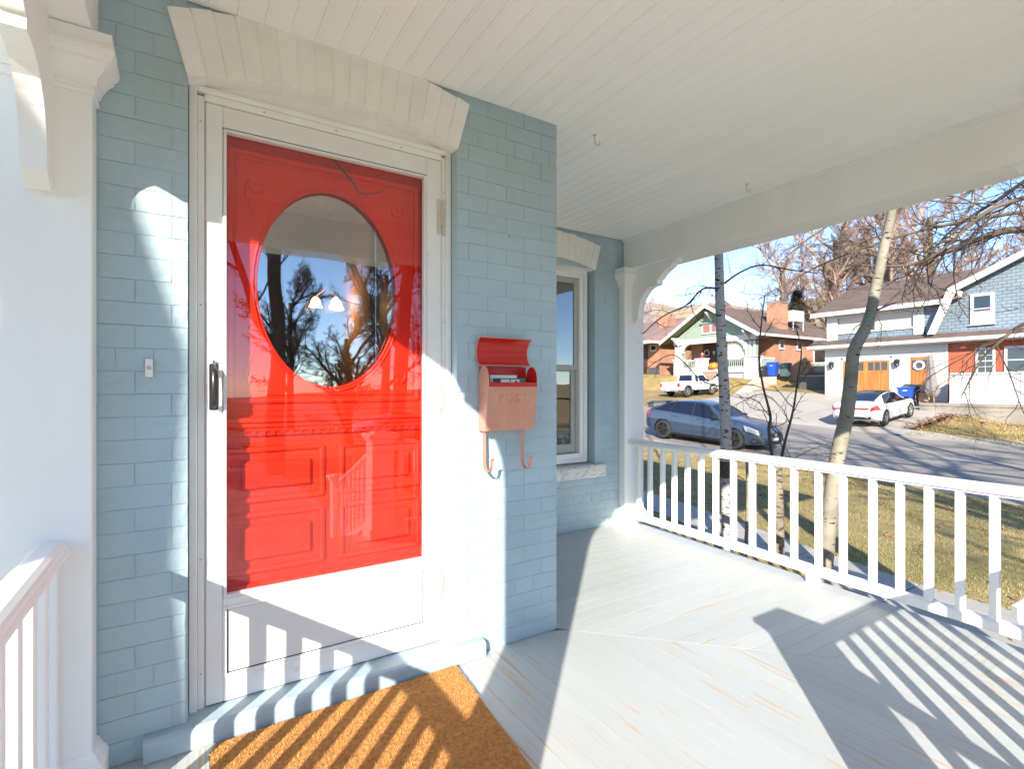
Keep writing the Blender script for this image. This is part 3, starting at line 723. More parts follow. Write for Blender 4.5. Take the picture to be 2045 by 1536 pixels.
for e in (mx0 - .0125, mx1 + .0045): mb.tube([(e, y, z) for y, z in arc], .0026, 5)
mb.build('lid_back', 'copper', mbx)
for x in (mx0 + .012, mx1 - .045):
    pts = [(x, -.035, 1.055), (x, -.038, .96), (x, -.038, .90)] + [(x, -.038 - .034 + .034 * math.cos(a), .90 - .040 * math.sin(a)) for a in np.linspace(.3, math.pi - .2, 8)] + [(x, -.108, .915), (x, -.118, .925)]
    mb = MB()
    for p, q in zip(pts[:-1], pts[1:]):
        p, q = Vector(p), Vector(q); d = (q - p).normalized(); n = d.cross(Vector((1, 0, 0))) * .0012
        mb.add([p + Vector((-.008, 0, 0)) + n, p + Vector((.008, 0, 0)) + n, q + Vector((.008, 0, 0)) + n, q + Vector((-.008, 0, 0)) + n,
                p + Vector((-.008, 0, 0)) - n, p + Vector((.008, 0, 0)) - n, q + Vector((.008, 0, 0)) - n, q + Vector((-.008, 0, 0)) - n], [(0, 1, 2, 3), (7, 6, 5, 4), (0, 4, 5, 1), (1, 5, 6, 2), (2, 6, 7, 3), (3, 7, 4, 0)])
    mb.build('newspaper_hook', 'copper', mbx)
# raised letters POST
def letter_strokes(ch, x, z, w, h):
    if ch == 'P': return [[(x, z), (x, z + h)], [(x, z + h)] + [(x + w * .45 + w * .45 * math.sin(a), z + h * .76 + h * .24 * math.cos(a)) for a in np.linspace(0, math.pi, 10)] + [(x, z + h * .52)]]
    if ch == 'O': return [[(x + w / 2 + w / 2 * math.cos(a), z + h / 2 + h / 2 * math.sin(a)) for a in np.linspace(0, 2 * math.pi, 22)]]
    if ch == 'S': return [[(x + w / 2 + w * .42 * math.cos(a), z + h * .75 + h * .25 * math.sin(a)) for a in np.linspace(.4, 4.4, 12)] + [(x + w / 2 + w * .45 * math.cos(a), z + h * .25 + h * .25 * math.sin(a)) for a in np.linspace(1.4, -2.7, 12)]]
    if ch == 'T': return [[(x, z + h), (x + w, z + h)], [(x + w / 2, z), (x + w / 2, z + h)]]
xx = mx0 + .062
for chh, w in (('P', .022), ('O', .037), ('S', .026), ('T', .026)):
    mb = MB(); h = .036; z = 1.178
    for stp in letter_strokes(chh, xx, z, w, h):
        mb.tube([(p[0], -.0695 - (p[1] - 1.046) / .216 * .030 - .0002, p[1]) for p in stp], .0019, 6)
    mb.build('letter', 'copperdark', mbx); xx += w + .013
# letters inside
def card(name, label, x0, x1, y, z0, z1, m, extras=()):
    t = thing(name, label, 'mail', ((x0 + x1) / 2, y, z0), group='mail in the mailbox')
    mb = MB(); mb.box(x0, y - .0015, z0, x1, y + .0015, z1); mb.build('sheet', m, t)
    for (a, b, c, d, mm) in extras:
        q = MB(); q.box(a, y - .0022, c, b, y - .0016, d); q.build('print', mm, t)
card('letter_envelope', 'white envelope at the back of the open mailbox', 1.192, 1.338, -.040, 1.08, 1.305, 'paper')
card('mail_card', 'green printed card with white squares in the open mailbox', 1.195, 1.372, -.062, 1.08, 1.290, 'papergreen',
     ((1.197, 1.232, 1.2, 1.288, 'paperdark'), (1.236, 1.284, 1.2, 1.284, 'paper'), (1.290, 1.338, 1.2, 1.284, 'paper'), (1.266, 1.276, 1.265, 1.273, 'redink'), (1.314, 1.328, 1.266, 1.279, 'redink')))
# doorbell
db = thing('doorbell', 'small white doorbell button on the blue brick wall', 'doorbell', (-.11, 0, 1.28))
mb = MB(); mb.box(-.122, -.016, 1.282, -.100, .004, 1.345, .003); mb.build('housing', 'metal_white', db)
mb = MB(); mb.lathe([(0, -.021), (.0055, -.020), (.0065, -.016)], (-.111, 0, 1.314), 'y', 12); mb.build('button', 'hinge', db)
# ceiling hooks
def chook(label, x, y):
    t = thing('ceiling_hook', label, 'hook', (x, y, CEIL), group='screw hooks in the porch ceiling')
    mb = MB(); c = Vector((x, y, CEIL)); mb.tube([c + Vector((0, 0, .0)), c + Vector((0, 0, -.035))] + [c + Vector((.018 - .018 * math.cos(a), -.004 * math.sin(a), -.035 - .020 * math.sin(a))) for a in np.linspace(.3, math.pi + .3, 9)], .0028, 6)
    mb.lathe([(.002, 0), (.009, -.001), (.010, -.004), (.003, -.006)], (x, y, CEIL), 'z', 10)
    mb.build('hook', 'hinge', t)
chook('small screw hook in the porch ceiling above the brick corner', 1.84, -.03)
chook('small screw hook in the porch ceiling by the white beam', 3.14, -.06)
nh = thing('wall_anchor', 'small rusty screw stub in the painted brick high on the pillar above the mailbox', 'screw', (1.32, -.002, 1.98))
MB().tube([(1.32, .004, 1.98), (1.318, -.012, 1.978)], [.006, .004], 7).build('screw_stub', 'blue', nh)
# doormat
dm = thing('doormat', 'brown coir doormat lying before the storm door', 'doormat', (.5, -.45, 0))
mp_ = [(.06, -.86), (.06, -.12), (.075, -.082), (.11, -.070), (.98, -.066), (1.0, -.075), (.955, -.86)]
mp_ = [(.055, -.86), (.060, -.115), (.075, -.085), (.105, -.075), (1.005, -.062), (.945, -.735), (.93, -.86)]
mb = MB(); mb.prism(mp_, 'z', .002, .006); mb.build('backing', 'rubber', dm)
mb = MB(); c0 = (.5, -.45); mb.prism([(c0[0] + (x - c0[0]) * .995, c0[1] + (y - c0[1]) * .995) for x, y in mp_], 'z', .006, .017); mb.build('pile_base', 'coir', dm)
def inpoly(px, py, poly):
    c = False; j = len(poly) - 1
    for i in range(len(poly)):
        xi, yi = poly[i]; xj, yj = poly[j]
        if (yi > py) != (yj > py) and px < (xj - xi) * (py - yi) / (yj - yi) + xi: c = not c
        j = i
    return c
mb = MB(); r = random.Random(5); cnt = 0
while cnt < 26000:
    x, y = r.uniform(.05, 1.01), r.uniform(-.80, -.06)
    if not inpoly(x, y, mp_): continue
    cnt += 1; a = r.uniform(0, 6.28); dx, dy = math.cos(a) * .0011, math.sin(a) * .0011; lx, ly = r.uniform(-.006, .006), r.uniform(-.006, .006); h = r.uniform(.003, .0105)
    mb.v.extend([(x - dx, y - dy, .0165), (x + dx, y + dy, .0165), (x + lx, y + ly, .0165 + h)]); n = len(mb.v); mb.f.append((n - 3, n - 2, n - 1)); mb.sm.append(False)
tag(mb.build('coir_fibres', 'coirf', dm), kind='stuff')
# ------------------------------------------------------------------ ground, street, yards
M['lawn'] = mat('dry_lawn', (.38, .285, .115), .95, .25, 1.3, .6, 30, col2=(.24, .21, .07), mixlo=.35, mixhi=.7, dist=.03)
M['yard'] = mat('dry_yard', (.33, .215, .085), .95, .25, .8, .6, 12, col2=(.24, .19, .06), mixlo=.35, mixhi=.7, dist=.04)
M['soil'] = mat('bed_soil', (.10, .065, .04), .95, .3, 8, .8, 30)
M['asph'] = mat('street_surface', (.31, .27, .225), .9, .10, .8, .3, 60, col2=(.25, .22, .185), mixlo=.4, mixhi=.6)
M['drive'] = mat('driveway_concrete', (.42, .375, .315), .85, .07, .7, .2, 40)
M['kerb'] = mat('kerb_concrete', (.36, .33, .28), .85, .12, 3, .2, 40)
M['walk'] = mat('walk_concrete', (.42, .40, .36), .85, .10, 4, .3, 50)

def zs(y): return -1.2 + .048 * max(-45, min(y, 80))
def sm(t): t = max(0, min(1, t)); return t * t * (3 - 2 * t)
def gz(x, y):
    """height of the ground"""
    top = zs(y) + .13
    if x < 13.6:
        base = -.5 + .03 * min(0, y + 3) * (1 if y > -40 else 1)
        base = max(base, -2.2)
        t = (x - 6) / 7.4
        return base + (top - base) * max(0, min(1, t)) if x > -15 else base
    if x < 24.5: return zs(y) + .05 * math.sin(math.pi * (x - 13.6) / 10.9)
    lo = top + .058 * min(x - 24.65, 6.8) + .1 * max(0, min(x - 31.45, 9))
    b = top + .1 * min(x - 24.65, 16); v = sm((y - 5.6) / 2.0); b = lo * (1 - v) + b * v
    b2 = top + .05 * min(x - 24.65, 11.5) + 1.35 * sm((x - 35.7) / 2.3)
    u = sm((y - 20.6) / .8)
    return b * (1 - u) + b2 * u + .06 * max(0, min(x - 42, 300))
def sheet(name, x0, x1, y0, y1, nx, ny, m, zf=None, dz=0.0, kind='structure', edge=None, jit=0):
    vs = []; r = random.Random(1)
    for j in range(ny + 1):
        for i in range(nx + 1):
            x = x0 + (x1 - x0) * i / nx; y = y0 + (y1 - y0) * j / ny
            vs.append((x, y, (zf or gz)(x, y) + dz + (r.uniform(-jit, jit) if jit else 0)))
    mb = MB(); mb.add(vs, [(j * (nx + 1) + i, j * (nx + 1) + i + 1, (j + 1) * (nx + 1) + i + 1, (j + 1) * (nx + 1) + i) for j in range(ny) for i in range(nx)], True)
    o = bpy.data.objects.new(name, mb.mesh(name, fix=False)); C.objects.link(o); o.data.materials.append(M[m] if isinstance(m, str) else m); tag(o, kind=kind); return o
sheet('lawn', -4, 13.46, -30, 40, 70, 140, 'lawn', jit=.008)
sheet('ground', -260, -4, -30, 40, 20, 10, 'lawn'); sheet('ground', -260, 13.46, -260, -30, 20, 20, 'lawn', zf=lambda x, y: gz(x, -30) if x < 8 else gz(x, y)); sheet('ground', -260, 13.46, 40, 260, 20, 20, 'lawn')
sheet('street', 13.6, 24.5, -260, 260, 12, 260, 'asph', dz=0)
def kerb(name, x0, x1, y0, y1):
    n = max(2, int((y1 - y0) / 3)); o = None
    k = bpy.data.objects.new(name, None); C.objects.link(k); tag(k, kind='structure')
    for i in range(n):
        a, b = y0 + (y1 - y0) * i / n + .006, y0 + (y1 - y0) * (i + 1) / n - .006
        vs = []
        for y in (a, b):
            z = zs(y); vs += [(x0, y, z - .3), (x1, y, z - .3), (x1, y, z + .125), (x1 - .02 * (1 if x1 - x0 > 0 else -1), y, z + .14), (x0 + .02, y, z + .14), (x0, y, z + .125)]
        mb = MB(); mb.add(vs, [(0, 1, 2, 3, 4, 5), (11, 10, 9, 8, 7, 6)] + [(j, j + 6, (j + 1) % 6 + 6, (j + 1) % 6) for j in range(6)]); mb.build('kerb_stone', 'kerb', k)
kerb('kerb', 13.44, 13.62, -20, 45)
kerb('kerb', 24.48, 24.66, -20, 7.2)
kerb('kerb', 24.48, 24.66, 21.4, 60)
sheet('far_yard', 24.6, 60, -60, 80, 90, 200, 'yard', zf=lambda x, y: gz(x, y) - (.35 if x < 35 and 7.6 < y < 20.8 else 0))
sheet('driveway', 24.45, 35.4, 7.5, 20.9, 16, 14, 'drive', dz=.02, zf=lambda x, y: (zs(y) + .05 + (gz(x, y) - zs(y) - .05) * sm((x - 24.4) / 1.2)))
sheet('far_pavement', 24.66, 26.0, -20, 7.5, 2, 30, 'walk', dz=.015, zf=lambda x, y: gz(x, y))
# driveway joints
M['joint'] = mat('joint_dark', (.20, .18, .155), .9, .1, 5)
mb = MB()
for y in (9.8, 12.4, 15.0, 17.6):
    for i in range(10): x = 25.2 + i; mb.quad((x, y - .012, gz(x, y) + .026), (x + 1, y - .012, gz(x + 1, y) + .026), (x + 1, y + .012, gz(x + 1, y) + .026), (x, y + .012, gz(x, y) + .026))
tag(mb.build('driveway_joints', 'joint'), kind='structure')
# near walk: slabs
wk = bpy.data.objects.new('garden_path', None); C.objects.link(wk); tag(wk, kind='structure')
pts = [(5.05, -7.0), (4.95, -5.5), (4.9, -4.0), (4.92, -2.6), (4.98, -1.3), (5.08, -.2), (5.3, .8), (5.62, 1.9), (5.9, 3.0), (6.1, 4.2), (6.25, 5.5), (6.4, 7.0), (6.5, 9.0)]
for (a, b), (c, d) in zip(pts[:-1], pts[1:]):
    w0 = .36
    mb = MB(); z = -.485; e = .008
    mb.add([(a - w0, b + e, z - .08), (a + w0, b + e, z - .08), (c + w0, d - e, z - .08), (c - w0, d - e, z - .08), (a - w0, b + e, z), (a + w0, b + e, z), (c + w0, d - e, z - .0), (c - w0, d - e, z - .0)],
                 [(0, 3, 2, 1), (4, 5, 6, 7), (0, 1, 5, 4), (1, 2, 6, 5), (2, 3, 7, 6), (3, 0, 4, 7)]); mb.build('path_slab', 'walk', wk)
sheet('front_walk', .25, 1.75, -21, -3.3, 2, 30, 'walk', dz=.02)  # unseen walk, added pale to bounce sunlight up to the porch ceiling
sheet('garden_bed', 3.30, 4.55, -2.4, 9, 8, 60, 'soil', dz=.012, jit=.006)
# hills far behind
M['hill'] = mat('hill_grass', (.42, .30, .17), .95, .2, .05, 0, col2=(.26, .19, .12), mixlo=.4, mixhi=.65)
vs = []; r = random.Random(11); na, nr = 90, 10
for j in range(nr + 1):
    d = 95 + j * 55
    for i in range(na + 1):
        a = R(-25 + 150 * i / na); u = j / nr
        ridge = (.150 + .018 * math.sin(a * 7 + 1) + .012 * math.sin(a * 17) + .006 * math.sin(a * 41)) if True else 0
        prof = [.02, .05, .09, .12, .145, .16, .170, .172, .165, .15, .12][j]
        vs.append((d * math.sin(a), d * math.cos(a), 1 + (d * prof * ridge * .86 / .165) + r.uniform(-1, 1) * (.3 + j * .25)))
mb = MB(); mb.add(vs, [(j * (na + 1) + i, j * (na + 1) + i + 1, (j + 1) * (na + 1) + i + 1, (j + 1) * (na + 1) + i) for j in range(nr) for i in range(na)], True)
o = bpy.data.objects.new('hills', mb.mesh('hills', fix=False)); C.objects.link(o); o.data.materials.append(M['hill']); tag(o, kind='structure')
sheet('far_ground', 60, 400, -250, 260, 12, 12, 'yard', zf=lambda x, y: gz(60, max(-60, min(80, y))) + .03 * (x - 60))
sheet('far_ground', -260, 60, 80, 300, 12, 12, 'yard', zf=lambda x, y: gz(max(x, 24.6), 80) - .25 if x > 24 else gz(x, 80))
sheet('far_ground', 24.6, 260, -250, -60, 12, 12, 'yard', zf=lambda x, y: gz(min(x, 60), -60))

# grass blades on the near lawn (short, dry), one object
M['blade'] = mat('grass_blade', (.40, .28, .13), .9, .35, 1.2, col2=(.21, .18, .065), mixlo=.38, mixhi=.62)
def blades(name, n, x0, x1, y0, y1, h0, h1, w, m, seed, keep=None, zf=gz):
    r = np.random.RandomState(seed); k = n
    t = r.rand(k); x = x0 + (x1 - x0) * t ** 1.3; y = y0 + (y1 - y0) * r.rand(k)
    if keep is not None:
        msk = np.array([keep(a, b) for a, b in zip(x, y)]); x, y = x[msk], y[msk]; k = len(x)
    z = np.array([zf(a, b) for a, b in zip(x, y)]) - .01
    a = r.rand(k) * 6.283; h = h0 + (h1 - h0) * r.rand(k); lx = (r.rand(k) - .5) * h * 1.4; ly = (r.rand(k) - .5) * h * 1.4; w = w * (1 + (x - x0) / 8)
    v = np.empty((k, 3, 3)); v[:, 0] = np.stack([x - np.cos(a) * w, y - np.sin(a) * w, z], 1); v[:, 1] = np.stack([x + np.cos(a) * w, y + np.sin(a) * w, z], 1); v[:, 2] = np.stack([x + lx, y + ly, z + h], 1)
    me = bpy.data.meshes.new(name); me.from_pydata(v.reshape(-1, 3).tolist(), [], np.arange(3 * k).reshape(-1, 3).tolist()); me.materials.append(M[m] if isinstance(m, str) else m)
    o = bpy.data.objects.new(name, me); C.objects.link(o); return tag(o, kind='stuff')
def onpath(x, y):
    for (a, b), (c, d) in zip(pts[:-1], pts[1:]):
        if b <= y <= d: xc = a + (c - a) * (y - b) / (d - b); return abs(x - xc) < .38
    return False
blades('grass', 150000, 4.45, 13.4, -2.5, 12, .015, .05, .0035, 'blade', 2, keep=lambda x, y: not onpath(x, y))
blades('grass', 25000, 24.8, 31.4, -6, 7.2, .03, .09, .014, 'blade', 4)
# fallen leaves
M['leaf'] = mat('dead_leaf', (.36, .19, .08), .8, .3, 6, col2=(.20, .09, .04), mixlo=.4, mixhi=.6)
def leaves(name, pts_, size, seed, m='leaf'):
    r = random.Random(seed); mb = MB()
    for (x, y, z) in pts_:
        a = r.uniform(0, 6.28); s = size * r.uniform(.5, 1.2); t1, t2 = r.uniform(-.5, .5), r.uniform(-.5, .5)
        ca, sa = math.cos(a) * s, math.sin(a) * s
        q = [(-ca, -sa, -t1 * s), (sa * .55, -ca * .55, t2 * s * .6 + s * .15), (ca, sa, t1 * s), (-sa * .55, ca * .55, -t2 * s * .6 + s * .15)]
        mb.add([(x + u[0], y + u[1], z + u[2] + s * .4) for u in q], [(0, 1, 2), (0, 2, 3)])
    return mb.build(name, m)
r = random.Random(8)
P_ = [(r.uniform(3.45, 4.6), r.uniform(-1.6, 5), -.48) for _ in range(1500)]
P_ += [(x, y, gz(x, y)) for x, y in ((r.uniform(4.5, 13), r.uniform(-2, 10)) for _ in range(700))]
P_ += [(x, y, gz(x, y)) for x, y in ((13.0 - abs(r.gauss(0, .6)), r.uniform(2, 12)) for _ in range(500))]
tag(leaves('fallen_leaves', P_, .035, 9), kind='stuff')
P_ = [(x, y, gz(x, y) + .02) for x, y in ((r.uniform(26, 31), 7.4 + r.gauss(0, .25)) for _ in range(700))]
P_ += [(x, y, gz(x, y)) for x, y in ((r.uniform(24.7, 31), r.uniform(-3, 7)) for _ in range(300))]
tag(leaves('fallen_leaves', P_, .07, 10), kind='stuff')
# small green plants in the bed
M['green'] = mat('bed_leaf_green', (.13, .20, .04), .6, .3, 8)
LAB = ('tuft of green strap leaves in the leafy bed, closest to the white pilaster base', 'tuft of green strap leaves in the middle of the leafy bed', 'small tuft of green strap leaves hard against the porch skirt', 'tuft of green strap leaves in the bed, farthest out from the porch')
for k, (x, y) in enumerate(((3.85, 1.28), (3.98, 1.02), (3.72, .98), (4.1, 1.4))):
    mb = MB(); rr = random.Random(k)
    for i in range(26):
        a = rr.uniform(0, 6.28); l = rr.uniform(.08, .17); w = .012; dx, dy = math.cos(a), math.sin(a)
        mb.add([(x - dy * w, y + dx * w, -.49), (x + dy * w, y - dx * w, -.49), (x + dx * l * .5 + dy * w, y + dy * l * .5 - dx * w, -.49 + l * .8), (x + dx * l * .5 - dy * w, y + dy * l * .5 + dx * w, -.49 + l * .8), (x + dx * l, y + dy * l, -.49 + l * .6)], [(0, 1, 2, 3), (3, 2, 4)])
    tag(mb.build('bed_plant', 'green', loc=(x, y, -.49)), LAB[k], 'plant', 'green tufts in the garden bed')

# ------------------------------------------------------------------ bare trees
class Tree:
    def __init__(s, seed): s.r = random.Random(seed); s.trunk = MB(); s.tw = MB(); s.tips = []; s.limbs = []
    def limb(s, mb, pts, r0, r1, n): 
        m = len(pts); s_ = [r0 + (r1 - r0) * i / (m - 1) for i in range(m)]; mb.tube(pts, s_, n, cap=False)
    def grow(s, p, d, L, rad, lev, P):
        rad = max(rad, P.get('minr', 0)); r = s.r; seg = P['seg'][lev]; pts = [Vector(p)]; d = Vector(d).normalized(); step = L / seg
        for i in range(seg):
            d = (d + Vector((r.gauss(0, 1), r.gauss(0, 1), r.gauss(0, 1))) * P['wob'][lev] + Vector((0, 0, P['up'][lev]))).normalized()
            pts.append(pts[-1] + d * step)
        last = lev == len(P['n']) - 1
        r1 = rad * (.45 if not last else .35)
        s.limb(s.trunk if lev == 0 else s.tw, pts, rad, r1, P['side'][lev])
        if last: s.tips.append(pts[-1]); return
        k = P['n'][lev]; k = k + r.randint(-k // 4, k // 4) if k > 3 else k
        for i in range(k):
            t = P['t0'][lev] + (1 - P['t0'][lev]) * (i + r.random() * .8) / k; f = t * seg; a = min(int(f), seg - 1)
            q = pts[a].lerp(pts[a + 1], f - a); dd = (pts[a + 1] - pts[a]).normalized()
            o = dd.orthogonal().normalized(); o.rotate(Matrix.Rotation(r.uniform(0, 6.283), 3, dd)); an = R(r.uniform(*P['ang'][lev]))
            nd = dd * math.cos(an) + o * math.sin(an)
            s.grow(q, nd, L * P['len'][lev] * r.uniform(.65, 1.15) * (1.15 - .5 * t), min(rad * P['rad'][lev], (rad + (r1 - rad) * t) * .9), lev + 1, P)
    def along(s, pts, r0, r1, n, P, kids, L, rad, lev=1, t0=.1, side=6, bark=True):
        """a limb drawn through given points, with side branches"""
        keep = s.tw
        if not bark: s.tw = MB(); s.limbs.append(s.tw)
        pts = [Vector(p) for p in pts]
        fine = [pts[0]]
        for i in range(len(pts) - 1):
            a = pts[max(i - 1, 0)]; b = pts[i]; c = pts[i + 1]; e = pts[min(i + 2, len(pts) - 1)]
            for t in (.25, .5, .75, 1.0):
                fine.append(.5 * ((2 * b) + (c - a) * t + (2 * a - 5 * b + 4 * c - e) * t * t + (3 * b - a - 3 * c + e) * t ** 3))
        s.limb(s.trunk if bark else s.tw, fine, r0, r1, side); m = len(fine) - 1
        for i in range(kids):
            t = t0 + (1 - t0) * (i + s.r.random()) / kids; f = t * m; a = min(int(f), m - 1); q = fine[a].lerp(fine[a + 1], f - a); dd = (fine[a + 1] - fine[a]).normalized()
            o = dd.orthogonal().normalized(); o.rotate(Matrix.Rotation(s.r.uniform(0, 6.283), 3, dd)); an = R(s.r.uniform(30, 70))
            s.grow(q, dd * math.cos(an) + o * math.sin(an), L * s.r.uniform(.5, 1.2) * (1.1 - .5 * t), min(rad, (r0 + (r1 - r0) * t) * .7), lev, P)
        s.tw = keep
    def finish(s, name, label, cat, loc, bark, twig, group=None):
        t = thing(name, label, cat, loc, group=group)
        s.trunk.build('trunk', bark, t, local=False) if s.trunk.v else None
        if s.tw.v: s.tw.build('crown', twig, t)
        for l in s.limbs: l.build('branch', twig, t)
        return t
def bark_mat(name, c1, c2, dark, zst=1.0, thr=.60):
    m = mat(name, c1, .8, .08, 9, .35, 40, col2=c2, mixlo=.4, mixhi=.7, dist=.01)
    nt = m.node_tree; N = nt.nodes; L = nt.links; b = N['Principled BSDF']; src = b.inputs['Base Color'].links[0].from_socket
    g = N.new('ShaderNodeNewGeometry'); mp = N.new('ShaderNodeMapping'); mp.inputs['Scale'].default_value = (1, 1, 3.0); L.new(g.outputs['Position'], mp.inputs[0])
    n = N.new('ShaderNodeTexNoise'); n.inputs['Scale'].default_value = 13; n.inputs['Detail'].default_value = 3; n.inputs['Roughness'].default_value = .6; L.new(mp.outputs[0], n.inputs['Vector'])
    r_ = N.new('ShaderNodeMapRange'); r_.inputs[1].default_value = thr; r_.inputs[2].default_value = thr + .025; L.new(n.outputs[0], r_.inputs[0])
    mx = N.new('ShaderNodeMix'); mx.data_type = 'RGBA'; L.new(r_.outputs[0], mx.inputs[0]); L.new(src, mx.inputs[6]); mx.inputs[7].default_value = (*dark, 1); L.new(mx.outputs[2], b.inputs['Base Color'])
    return m
M['aspen'] = bark_mat('aspen_bark', (.52, .49, .47), (.42, .39, .35), (.03, .025, .02), thr=.585)
M['aspen2'] = bark_mat('olive_aspen_bark', (.29, .26, .20), (.20, .18, .13), (.035, .03, .02), thr=.62)  # olive bark, darkened to stand in for shade on the leaning trunk
M['stubbark'] = bark_mat('stub_bark', (.25, .21, .15), (.15, .12, .085), (.05, .04, .03), thr=.56)
M['twig'] = mat('dark_twig', (.085, .065, .05), .85, .2, 8)
M['twigmid'] = mat('brown_limb', (.14, .10, .07), .85, .25, 6, .4, 30)
M['twigpale'] = mat('pale_twig', (.33, .225, .17), .9, .14, .4); M['farlimb'] = mat('far_limb', (.15, .10, .075), .9, .15, 2)
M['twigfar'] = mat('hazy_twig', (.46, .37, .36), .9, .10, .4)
M['barkdark'] = mat('dark_bark', (.10, .075, .055), .9, .25, 5, .8, 20, dist=.03)
M['orangeleaf'] = mat('clinging_leaf', (.48, .24, .12), .8, .25, 9)
def clinging(tree, t, frac, size, seed):
    r = random.Random(seed); tips = [p for p in tree.tips if r.random() < frac]
    o = leaves('dead_leaves', [tuple(p) for p in tips], size, seed, 'orangeleaf'); w = world_loc(t)
    o.data.transform(Matrix.Translation(-Vector(w))); o.parent = t; tag(o, kind='stuff')
P3 = dict(seg=(5, 5, 5, 3), wob=(.05, .16, .2, .25), up=(0, .02, .0, .0), side=(8, 5, 4, 3), n=(8, 6, 5, 0), t0=(.3, .15, .15, 0), ang=((30, 60), (25, 60), (25, 65), (0, 0)), len=(.5, .55, .55, 0), rad=(.4, .55, .55, 0))

# the two aspens and the cut back stem by the railing
T = Tree(21)
T.along([(4.79, 1.24, -.53), (4.78, 1.25, .32), (4.76, 1.26, 1.11), (4.71, 1.27, 1.89), (4.66, 1.26, 2.67), (4.59, 1.25, 3.43), (4.57, 1.26, 4.71), (4.6, 1.3, 7.4)], .064, .028, 0, P3, 0, 0, 0, side=14)
T.along([(4.74, 1.25, 2.33), (4.81, 1.11, 2.43), (4.90, .94, 2.48), (5.03, .73, 2.41), (5.12, .5, 2.34)], .011, .004, 0, P3, 4, .30, .0035, lev=2, bark=False)
T.along([(4.70, 1.27, 2.27), (4.4, 1.25, 2.24), (4.09, 1.21, 2.04), (3.81, 1.27, 1.91), (3.53, 1.32, 1.68)], .012, .004, 0, P3, 9, .42, .0045, lev=2, bark=False)
T.along([(4.70, 1.27, 1.25), (4.3, 1.2, 1.32), (4.0, 1.25, 1.55), (3.8, 1.3, 1.5), (3.6, 1.35, 1.36)], .006, .003, 0, P3, 6, .35, .0035, lev=2, bark=False)
T.along([(4.60, 1.25, 3.3), (4.75, .9, 3.9), (4.9, .4, 4.3)], .014, .005, 0, P3, 6, .5, .005, lev=2, bark=False)
T.along([(4.58, 1.25, 4.6), (4.2, 1.6, 5.5), (3.9, 1.8, 6.2)], .016, .005, 0, P3, 8, .6, .006, lev=2, bark=False)
MB_ = T.finish('aspen_tree', 'slim upright aspen with pale grey bark and black scars, in front of the blue car', 'tree', (4.79, 1.24, -.5), 'aspen', 'twig', 'bare aspens beside the porch'); clinging(T, MB_, .05, .018, 1)
band = MB(); band.tube([(4.778, 1.25, .30), (4.775, 1.252, .47)], [.0665, .0655], 16); band.build('bark_band', 'barkdark', MB_)
T = Tree(22)
T.along([(4.96, .37, -.53), (5.0, .34, .02), (5.08, .31, .57), (5.17, .27, .98), (5.23, .26, 1.31), (5.25, .24, 1.59), (5.39, .18, 1.87), (5.49, .15, 2.25), (5.61, .13, 2.64), (5.67, .10, 2.93), (5.72, .06, 3.5), (5.78, .05, 4.6), (5.8, .0, 7.2)], .071, .026, 0, P3, 0, 0, 0, side=14)
T.along([(5.40, .17, 1.94), (5.46, .05, 2.0), (5.52, -.06, 2.04), (5.56, -.19, 2.07)], .008, .005, 0, P3, 0, .1, .0, lev=2, bark=False)
T.along([(5.62, .1, 2.72), (5.4, .35, 2.62), (5.2, .6, 2.66)], .008, .003, 0, P3, 5, .3, .003, lev=2, bark=False)
T.along([(5.68, .06, 3.1), (5.9, -.4, 3.5), (6.0, -.9, 3.8)], .012, .004, 0, P3, 7, .5, .005, lev=2, bark=False)
T.along([(5.72, .06, 3.6), (5.4, .6, 4.2), (5.2, .9, 4.9)], .014, .004, 0, P3, 8, .6, .005, lev=2, bark=False)
t = T.finish('aspen_tree', 'crooked aspen with olive grey bark, in front of the white coupe and garage', 'tree', (4.96, .37, -.5), 'aspen2', 'twig', 'bare aspens beside the porch'); clinging(T, t, .06, .018, 2)
T = Tree(23)
T.along([(4.94, .79, -.58), (4.94, .79, .02), (4.93, .80, .49)], .062, .050, 0, P3, 0, 0, 0, side=12)
T.along([(4.90, .81, .45), (4.82, .81, .82), (4.78, .77, .97), (4.72, .81, 1.26), (4.64, .80, 1.55), (4.62, .76, 1.88), (4.64, .74, 2.12)], .017, .004, 0, P3, 12, .45, .005, lev=2, bark=False)
T.along([(4.95, .78, .45), (5.0, .75, .72), (5.12, .74, 1.01), (5.2, .74, 1.31), (5.29, .75, 1.62), (5.29, .81, 1.88)], .015, .004, 0, P3, 12, .45, .005, lev=2, bark=False)
T.along([(4.95, .78, .45), (4.97, .55, .62), (5.05, .42, .7), (5.15, .35, .74)], .007, .003, 0, P3, 5, .3, .003, lev=2, bark=False)
t = T.finish('cut_back_tree', 'cut back trunk behind the railing with two thin dark stems rising from it', 'tree', (4.94, .79, -.5), 'stubbark', 'twig')
T = Tree(24)
T.along([(4.75, 1.02, -.55), (4.77, 1.0, .1), (4.74, .99, .52)], .020, .016, 0, P3, 0, 0, 0, side=8)
T.along([(4.75, 1.0, .3), (4.55, 1.1, .42), (4.4, 1.12, .38)], .006, .002, 0, P3, 4, .2, .003, lev=2, bark=False)
t = T.finish('sapling', 'thin pale sapling stem standing between the two trunks behind the railing', 'tree', (4.75, 1.02, -.5), 'aspen2', 'twig')

